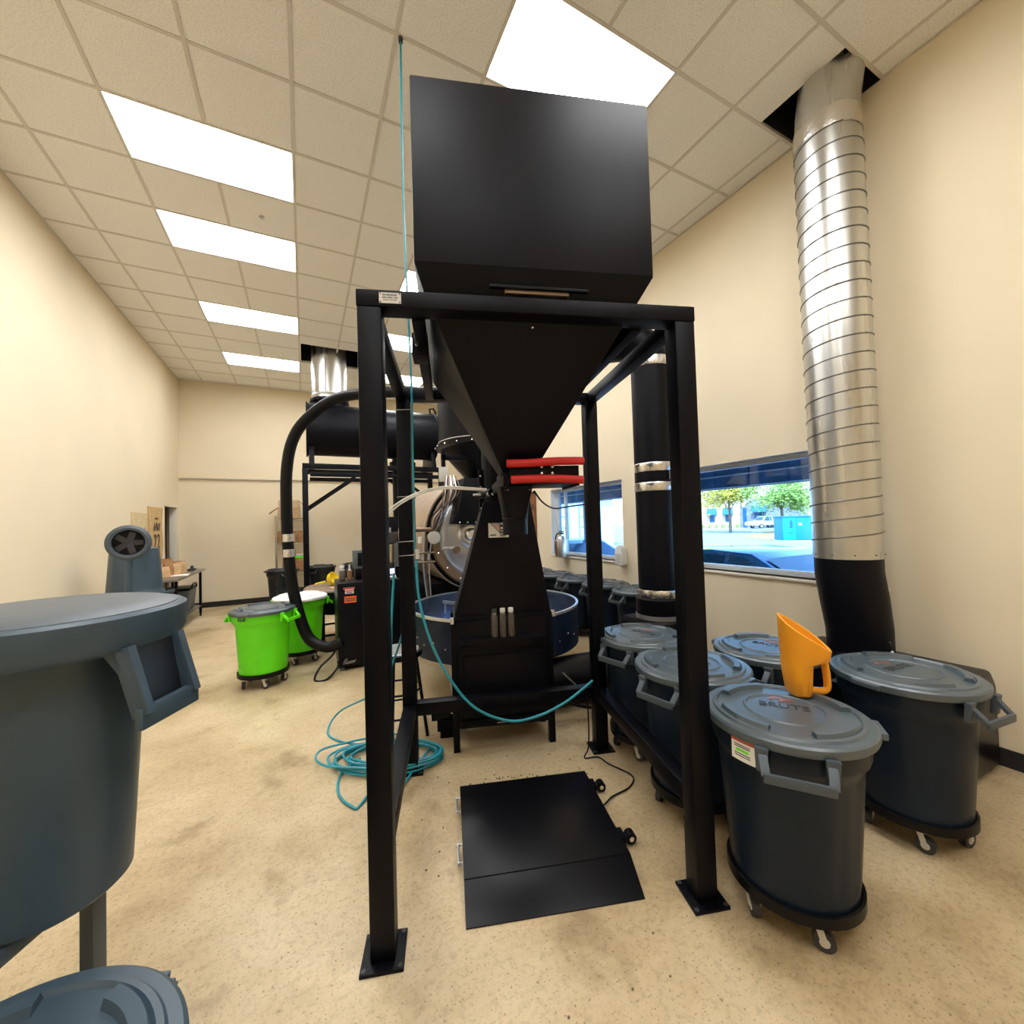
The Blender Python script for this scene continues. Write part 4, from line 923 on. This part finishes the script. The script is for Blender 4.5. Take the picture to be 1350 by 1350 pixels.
# regulator cluster on rear post
rg = thing('air_regulator', 'brass air regulator with white tubes strapped to the rear stand post', 'regulator', F(-.05, 1.17, 1.41), FA)
mb('brass').cyl((-.02, 0, -.06), (-.02, 0, .05), .035, 18).obj('regulator_body', rg); mb('dark_print').cyl((-.02, 0, -.10), (-.02, 0, -.06), .038, 18).obj('bowl', rg)
mb('dark_print').box(-.05, .045, -.02, .02, .06, .13).obj('valve_block', rg, .004); mb('grey_box').box(.02, .048, -.02, .02, -.09, .06).obj('mounting_plate', rg, .002)
mb('steel').cyl((-.01, 0, .13), (-.01, 0, .16), .012, 10).obj('fitting', rg)
o = thing('tube_fitting', 'white push fitting with steel coupler on the teal air line', 'fitting', F(.117, 1.128, 1.365), FA); mb('white').cyl((.02, 0, .10), (.02, 0, .14), .014, 12).obj('white_elbow', o); mb('steel').cyl((0, 0, 0), (0, 0, .06), .013, 12).obj('coupler', o)
for dx in (0, .022):
    cable('white_air_tube', [F(-.06-dx, 1.15, 1.40), F(-.10-dx, 1.12, 1.43+dx), F(-.105-dx, 1.10, 1.51), F(-.05-dx*.6, 1.08, 1.65+dx*.5), F(.10, 1.05, 1.755+dx*.6), F(.28, 1.0, 1.80+dx*.5), F(.44, .95, 1.79+dx*.4), F(.55, .90, 1.778+dx*.3)], .0055, 'white', 'thin white air tube arching from the regulator to the slide gate', 'tube', 'tube_run')['group'] = 'white air tubes'
# coil on the floor
coil = []
def hosez(i): return .010+.0022*(i % 9)
pts = [F(-.03, 1.13, 1.28), F(-.05, 1.10, .95), F(-.055, 1.08, .6), F(-.05, 1.05, .35), F(-.02, .98, .16), F(-.03, .92, .03)]
Cc = on_z(510, 1002, 0); Cc.z = 0
tt = 0; i = 0
spec = [(.36, .17, .02, 0), (.30, .15, .04, .02), (.34, .19, .0, -.02), (.31, .16, .06, .02), (.38, .18, -.02, .0), (.28, .14, .05, .01), (.36, .19, .02, -.02), (.33, .16, .04, .0), (.42, .19, -.05, -.01)]
for n_, (ra, rb, ox, oy) in enumerate(spec):
    for s_ in range(12):
        t = -2*PI*s_/12+.8; qx, qy = ra*math.cos(t)+ox+random.uniform(-.01, .01), rb*math.sin(t)+oy+random.uniform(-.01, .01); pts.append(Cc+Vector((CR.x*qx-CR.y*qy, CR.y*qx+CR.x*qy, .009+.012*n_/2+random.uniform(0, .004))))
pts += [on_z(480, 1055, .01), on_z(462, 1062, .01), on_z(446, 1045, .01), on_z(450, 1020, .012), on_z(475, 1000, .02)]
cable('air_hose_coil', pts, .0075, 'teal', 'teal air hose lying in a loose coil on the floor', 'hose', 'hose_coil', 5)
pts = [on_z(508, 858, .78)*1, on_z(500, 890, .55), on_z(485, 925, .30), on_z(455, 950, .14), on_z(432, 968, .02), on_z(445, 978, .009), on_z(482, 981, .009), on_z(515, 986, .009)]
pts = [F(.02, 1.26, .95), F(-.06, 1.35, .70), F(-.20, 1.50, .42), on_z(448, 938, .12), on_z(432, 965, .012), on_z(448, 977, .009), on_z(484, 982, .009), on_z(520, 984, .009)]
cable('air_hose', pts, .0075, 'teal', 'teal air hose looping out over the floor beside the post', 'hose', 'hose_tube')
bm_ = mb('table_brown')
for i in range(70):
    u_, v_ = (random.gauss(.62, .12), random.uniform(.94, 1.02)) if i < 34 else (random.uniform(.1, 1.2), random.uniform(-.3, 1.3))
    if .30 < u_ < 1.2 and .0 < v_ < .94: continue
    q = F(u_, v_, .0035); bm_.ball(q, .0042, 6, 1.3, .9, .8)
bm_ = bm_.obj('spilled_coffee_beans'); tag(bm_, 'dark coffee beans spilled on the floor around the scale', 'beans'); bm_['kind'] = 'stuff'
cable('gate_cable', [F(.78, .60, 1.745), F(.86, .75, 1.69), F(.98, .95, 1.66), F(1.12, 1.12, 1.675), F(1.26, 1.20, 1.69)], .005, 'black_rubber', 'thin black cable from the slide gate to the rear post', 'cable', 'cable_run')
cable('scale_cord', [F(1.215, 1.14, .44), F(1.215, 1.13, .25), F(1.20, 1.10, .08), F(1.17, 1.10, .008), F(1.26, 1.09, .008), F(1.30, 1.00, .008), F(1.39, .86, .008), F(1.33, .76, .008), F(1.20, .70, .008), F(1.14, .64, .02), F(1.105, .60, .035)], .0045, 'black_rubber', 'thin black cord curling over the floor to the scale', 'cord', 'cord_run')
cable('drain_hose', [F(1.04, 1.60, .25), F(1.15, 1.62, .18), F(1.35, 1.62, .10), F(1.6, 1.75, .02)], .012, 'black_rubber', 'black hose under the cooling tray beside the destoner', 'hose', 'hose_run')

# ================================================================== WINDOW ITEMS
o = thing('fire_extinguisher', 'silver fire extinguisher with brown sleeve hung at the far window', 'extinguisher', (XR-.11, 5.66, .995))
mb('steel').lathe([(0, 0), (.085, 0), (.088, .02), (.088, .27), (.06, .33), (.025, .345), (.025, .37), (0, .37)], 28).obj('cylinder', o)
mb('brown_wood').lathe([(.089, .02), (.0895, .26)], 14, a0=1.8, a1=3.4).obj('sleeve', o)
mb('dark_print').box(-.02, .02, -.07, .03, .37, .40).box(-.02, .02, -.08, .02, .41, .425).obj('lever', o, .003); mb('yellow').box(-.03, -.02, -.02, .02, .34, .375).obj('tag', o)
mb('black_rubber').tube(spline([(0, .02, .385), (0, .12, .36), (0, .17, .22), (-.02, .13, .08), (-.02, .09, .03)], 7), .010, 8).obj('hose', o); mb('steel').box(.085, .105, -.04, .04, .05, .30).obj('wall_bracket', o)
o = thing('white_dispenser', 'small white rounded dispenser box on the wall beside the far window', 'dispenser', (XR-.055, 4.30, .98)); mb('white').prism([(-.07, 0), (.07, 0), (.07, .16), (.045, .23), (0, .255), (-.045, .23), (-.07, .16)], 'x', -.05, .05).obj('housing', o, .006); mb('offwhite').box(-.052, -.05, -.05, .05, .02, .14).obj('front_cover', o, .001)

# ================================================================== OUTSIDE
GZ = -.35
def gp(x, y, dz=0): return on_z(x, y, GZ+dz)
struct(mb('asphalt').box(XR+WT, 90, -60, 110, GZ-.1, GZ).obj('ground_lot', smooth=0))
q = [gp(968, 707), gp(1035, 715), gp(1110, 714), gp(1120, 700), gp(1020, 700.5)]
struct(mb('dry_grass').prism([(p.x, p.y) for p in q], 'z', GZ-.02, GZ+.05).obj('ground_verge', smooth=0))
q = [gp(900, 698.5), gp(1150, 693), gp(1150, 691), gp(900, 697)]
struct(mb('road').prism([(p.x, p.y) for p in q], 'z', GZ-.02, GZ+.03).obj('ground_kerb', smooth=0))
# porch overhang along the outside wall
pc = thing('porch_roof', 'dark blue board soffit and fascia of the porch roof outside the windows', 'roof', (0, 0, 0))
mb('soffit').box(XR+WT, XR+2.6, -6, 14, 2.66, 2.78).obj('porch_deck', pc)
for i in range(34): mb('soffit').box(XR+2.52, XR+2.60, -6+i*.6, -6+i*.6+.585, 2.06, 2.66).obj('fascia_board', pc, .006)
for z in (2.03, 2.24): mb('ext_white').box(XR+2.495, XR+2.52, -6, 14, z, z+.022).obj('fascia_trim', pc)
for y in (-5.8, 8.4, 13.6): mb('ext_white').box(XR+2.45, XR+2.57, y, y+.12, GZ, 2.06).obj('porch_post', pc, .01)

# parked car just outside
def car(name, label, loc, rz, body, glass, truck=False):
    c = thing(name, label, 'truck' if truck else 'car', loc, rz); L = 2.35 if not truck else 2.7; Wd = .90
    if truck: prof = [(-L, .45), (-L, 1.0), (-.75, 1.05), (-.70, 1.02), (1.15, 1.02), (1.3, 1.08), (2.5, 1.0), (L, .85), (L, .45)]; cab = [(-.75, 1.03), (-.55, 1.72), (.55, 1.76), (1.25, 1.06)]
    else: prof = [(-L, .40), (-L, .85), (-1.9, .98), (1.1, .98), (2.1, .82), (L, .65), (L, .40)]; cab = [(-2.05, .96), (-1.55, 1.40), (-.35, 1.48), (.25, 1.44), (1.15, .97)]
    mb(body).prism(prof, 'y', -Wd, Wd).obj('car_body', c, .06)
    m = MB().use(body); k = len(cab); wi = [.86 if i in (0, k-1) else .70 for i in range(k)]
    vs = [(p[0], -wi[i], p[1]) for i, p in enumerate(cab)] + [(p[0], wi[i], p[1]) for i, p in enumerate(cab)]
    m.add(vs, [tuple(range(k-1, -1, -1)), tuple(range(k, 2*k))] + [(i, (i+1) % k, k+(i+1) % k, k+i) for i in range(k)]); cabn = m.obj('cabin', c, .03)
    def mixp(cab, s, off, ins):
        cx0 = sum(p[0] for p in cab)/k; q = [(cx0+(p[0]-cx0)*ins, p[1]*1) for p in cab]; zt = max(p[1] for p in cab); zb = min(p[1] for p in cab)
        return q
    zb, zt = cab[0][1], max(p[1] for p in cab)
    for s in (-1, 1):
        def sp_(x, z): f = (z-zb)/(zt-zb); return (x, s*(.865-.155*f), z)
        q = [(cab[0][0]+.38, zb+.05), (cab[1][0]+.12, zt-.12), (-.12, zt-.06), (-.12, zb+.05)]; mb(glass).add([sp_(*p) for p in q]+[(sp_(*p)[0], sp_(*p)[1]-s*.01, sp_(*p)[2]) for p in q], [(0, 1, 2, 3), (7, 6, 5, 4)]).obj('side_window', c)
        q = [(-.04, zb+.05), (-.04, zt-.06), (cab[-2][0]-.05, zt-.10), (cab[-1][0]-.28, zb+.05)]; mb(glass).add([sp_(*p) for p in q]+[(sp_(*p)[0], sp_(*p)[1]-s*.01, sp_(*p)[2]) for p in q], [(0, 1, 2, 3), (7, 6, 5, 4)]).obj('side_window', c)
    for a, b in ((cab[-2], cab[-1]), (cab[1], cab[0])):
        d_ = .012 if b[0] > a[0] else -.012
        p0 = (a[0]*.85+b[0]*.15+d_, a[1]*.85+b[1]*.15+.012); p1 = (a[0]*.12+b[0]*.88+d_, a[1]*.12+b[1]*.88+.012)
        mb(glass).add([(p0[0], -.62, p0[1]), (p0[0], .62, p0[1]), (p1[0], .72, p1[1]), (p1[0], -.72, p1[1])], [(0, 1, 2, 3)]).obj('windscreen', c)
    for x in (-1.45, 1.45):
        for y in (-.80, .80): wh = mb('tyre').cyl((x, y-.11, .33), (x, y+.11, .33), .33, 24).obj('wheel', c); mb('alu').cyl((x, y-.125, .33), (x, y+.125, .33), .19, 16).obj('hub', wh)
    for s in (-.6, .6): mb('white').box(L-.03, L+.02, s-.15, s+.15, .65, .78).obj('headlamp', c, .01); mb('red_print').box(-L-.01, -L+.03, s-.15, s+.15, .72, .85).obj('tail_lamp', c, .01)
    for s in (-1, 1): mb(body).box(.85, .98, s*.90-.09, s*.90+.09, .98, 1.10).obj('mirror', c, .02)
    if not truck:
        mb('dark_print').cyl((-1.3, 0, 1.40), (-1.55, 0, 1.75), .008, 6).obj('aerial', c)
    return c
car('parked_car', 'dark blue car parked right outside the near window', (5.95, 3.75, GZ-.02), -PI/2, 'car_blue', 'car_glass')
car('parked_car', 'dark blue car with its roof rails showing at the edge of the near window', (6.0, 8.6, GZ), -PI/2+.02, 'car_blue', 'car_glass')
car('parked_car', 'dark blue car parked beyond the silver duct outside', (5.95, -1.4, GZ-.02), -PI/2, 'car_blue', 'car_glass')
VA = -R_(57.3)
P = at_d(1008, 679, 61); P.z = GZ; car('pickup_truck', 'white pickup truck parked across the street before the building', P, VA+PI+.75, 'truck_white', 'car_glass', True)
# teal utility cabinet
P = gp(1057, 714); u = thing('utility_cabinet', 'teal metal utility cabinet standing on the verge outside', 'cabinet', (P.x, P.y, GZ+.05), VA+.35)
mb('teal_box_dark').box(-1.25, 1.25, -.2, 1.2, .05, 1.66).obj('cabinet_shell', u, .04); mb('teal_box_dark').box(-1.3, 1.3, -.25, 1.25, 1.66, 1.74).obj('cabinet_roof', u, .02); mb('grid').box(-1.3, 1.3, -.25, 1.25, -.03, .05).obj('plinth', u)
mb('teal_box').box(-1.22, -.42, -.222, -.202, .10, 1.62).obj('cabinet_door', u, .004); mb('teal_box_dark').box(-.38, 1.22, -.222, -.202, .10, 1.62).obj('cabinet_door', u, .004)
mb('car_glass').box(-.80, -.62, -.235, -.223, .9, 1.45).box(-.95, -.60, -.235, -.223, .55, .62).obj('door_vent', u); mb('white').box(-.25, -.05, -.235, -.223, 1.1, 1.25).obj('label_plate', u)
# building across the street: local x runs along the facade, facade at y = 0
P = at_d(925, 681, 68); B = thing('office_building', 'tan stucco office building with blue window awnings across the street', 'building', (P.x, P.y, GZ), VA)
B.scale = (1.14, 1.14, 1.25)
mb('stucco').box(-9, 4.9, 0, 8, 0, 5.0).obj('wall_block', B); mb('ext_white').box(-9.1, 5.0, -.1, 8.1, 5.0, 5.3).obj('parapet', B)
mb('stone').prism([(4.9, 0), (12.5, 0), (12.5, 2.4), (11.2, 3.4), (8.7, 4.0), (6.2, 3.4), (4.9, 2.4)], 'y', -.5, 7).obj('stone_wing', B); mb('stucco').box(12.5, 24, .2, 7, 0, 3.6).obj('side_wing', B)
def win(x, w_, z0, z1, y):
    o = mb('car_glass').box(x-w_/2, x+w_/2, y-.03, y+.02, z0, z1).obj('window', B); mb('ext_white').box(x-w_/2-.06, x+w_/2+.06, y-.06, y-.03, z0-.08, z0).obj('window_ledge', o)
    mb('awning_blue').prism([(y-.8, z1-.35), (y-.8, z1-.2), (y-.01, z1+.5), (y-.01, z1-.35)], 'x', x-w_/2-.3, x+w_/2+.3).obj('awning', B)
for x in (-5.5, -2.6, 1.35, 3.35): win(x, .62, .75, 2.05, 0)
for x in (7.1, ): win(x, 1.1, .5, 2.25, -.5)
for x in (14.2, 17.5): win(x, 1.0, .8, 2.1, .2)
mb('car_glass').box(5.2, 5.65, -.55, -.49, 0, 2.5).obj('entrance_door', B)
# white outbuilding seen through the far window
O = thing('white_outbuilding', 'white metal outbuilding with tall doors beyond the far window', 'building', (14.5, 22.5, GZ), .25)
mb('ext_white').box(-4, 6, 0, 8, 0, 3.6).obj('wall_block', O); mb('ext_blue').box(-4.2, 6.2, -.3, 8.2, 3.6, 4.0).obj('eaves', O)
for x in (-2.6, .2, 3.0):
    d_ = mb('ext_blue').box(x-.9, x+.9, -.04, -.005, 0, 2.9).obj('tall_door', O)
    for q in range(4): mb('ext_white').box(x-.8, x+.8, -.06, -.042, .1+q*.7, .72+q*.7).obj('door_slab', d_, .01)
# trees and shrubs
def tree(loc, h, cr, k, lab, nl=2600):
    o = thing('street_tree', lab, 'tree', loc); mb('bark').tube([(0, 0, 0), (.05, .03, h*.3), (0, .1, h*.62)], [.16, .13, .06], 10).obj('trunk', o)
    m = mb('bark')
    for i in range(7): t = random.uniform(0, 6.28); m.tube([(0, .05, h*random.uniform(.35, .5)), (cr*.35*math.cos(t), cr*.35*math.sin(t), h*.65), (cr*.7*math.cos(t), cr*.7*math.sin(t), h*.78)], [.05, .035, .012], 6)
    m.obj('branches', o)
    m = MB().use(k); cl = [(Vector((random.gauss(0, cr*.45), random.gauss(0, cr*.45), h*.72+random.gauss(0, h*.12)))) for _ in range(26)]
    for i in range(nl):
        c = random.choice(cl)+Vector((random.gauss(0, .34), random.gauss(0, .34), random.gauss(0, .28)))*cr*.5
        d1 = Vector((random.gauss(0, 1), random.gauss(0, 1), random.gauss(0, 1))).normalized(); d2 = d1.orthogonal().normalized(); s = random.uniform(.10, .22)
        m.add([c-d1*s, c+d2*s*.5, c+d1*s, c-d2*s*.5], [(0, 1, 2, 3)])
    q = m.obj('leaf_crown', o, smooth=0); q['kind'] = 'stuff'
def tp(px, d): P = at_d(px, 675, d); return (P.x, P.y, GZ)
tree(tp(1031, 42), 6.0, 3.4, 'leaf', 'green leafy street tree standing behind the teal utility cabinet', 5200)
tree(tp(962, 47), 6.6, 3.2, 'leaf_yellow', 'yellowing street tree before the tan building', 5200)
tree(tp(880, 52), 6.6, 3.2, 'leaf', 'green street tree at the far end of the tan building', 3600)
tree(tp(1120, 46), 6.4, 3.4, 'leaf', 'green street tree beyond the far side of the utility cabinet', 3600)
bpy.context.view_layer.update()
for i in range(6):
    Q = B.matrix_world @ Vector((.2+i*.85, -.75, 0)); o = thing('hedge_shrub', 'low green shrub at the foot of the tan building, '+('first', 'second', 'third', 'fourth', 'fifth', 'sixth')[i]+' toward the stone wing', 'shrub', Q, 0, 'shrubs along the tan building'); m = mb('leaf')
    for j in range(220):
        c = Vector((random.uniform(-.3, .3), random.uniform(-.3, .3), random.uniform(.05, .6))); d1 = Vector((random.gauss(0, 1), random.gauss(0, 1), random.gauss(0, 1))).normalized(); d2 = d1.orthogonal().normalized(); s = random.uniform(.05, .09); m.add([c-d1*s, c+d2*s*.5, c+d1*s, c-d2*s*.5], [(0, 1, 2, 3)])
    m.obj('shrub_leaves', o, smooth=0)['kind'] = 'stuff'
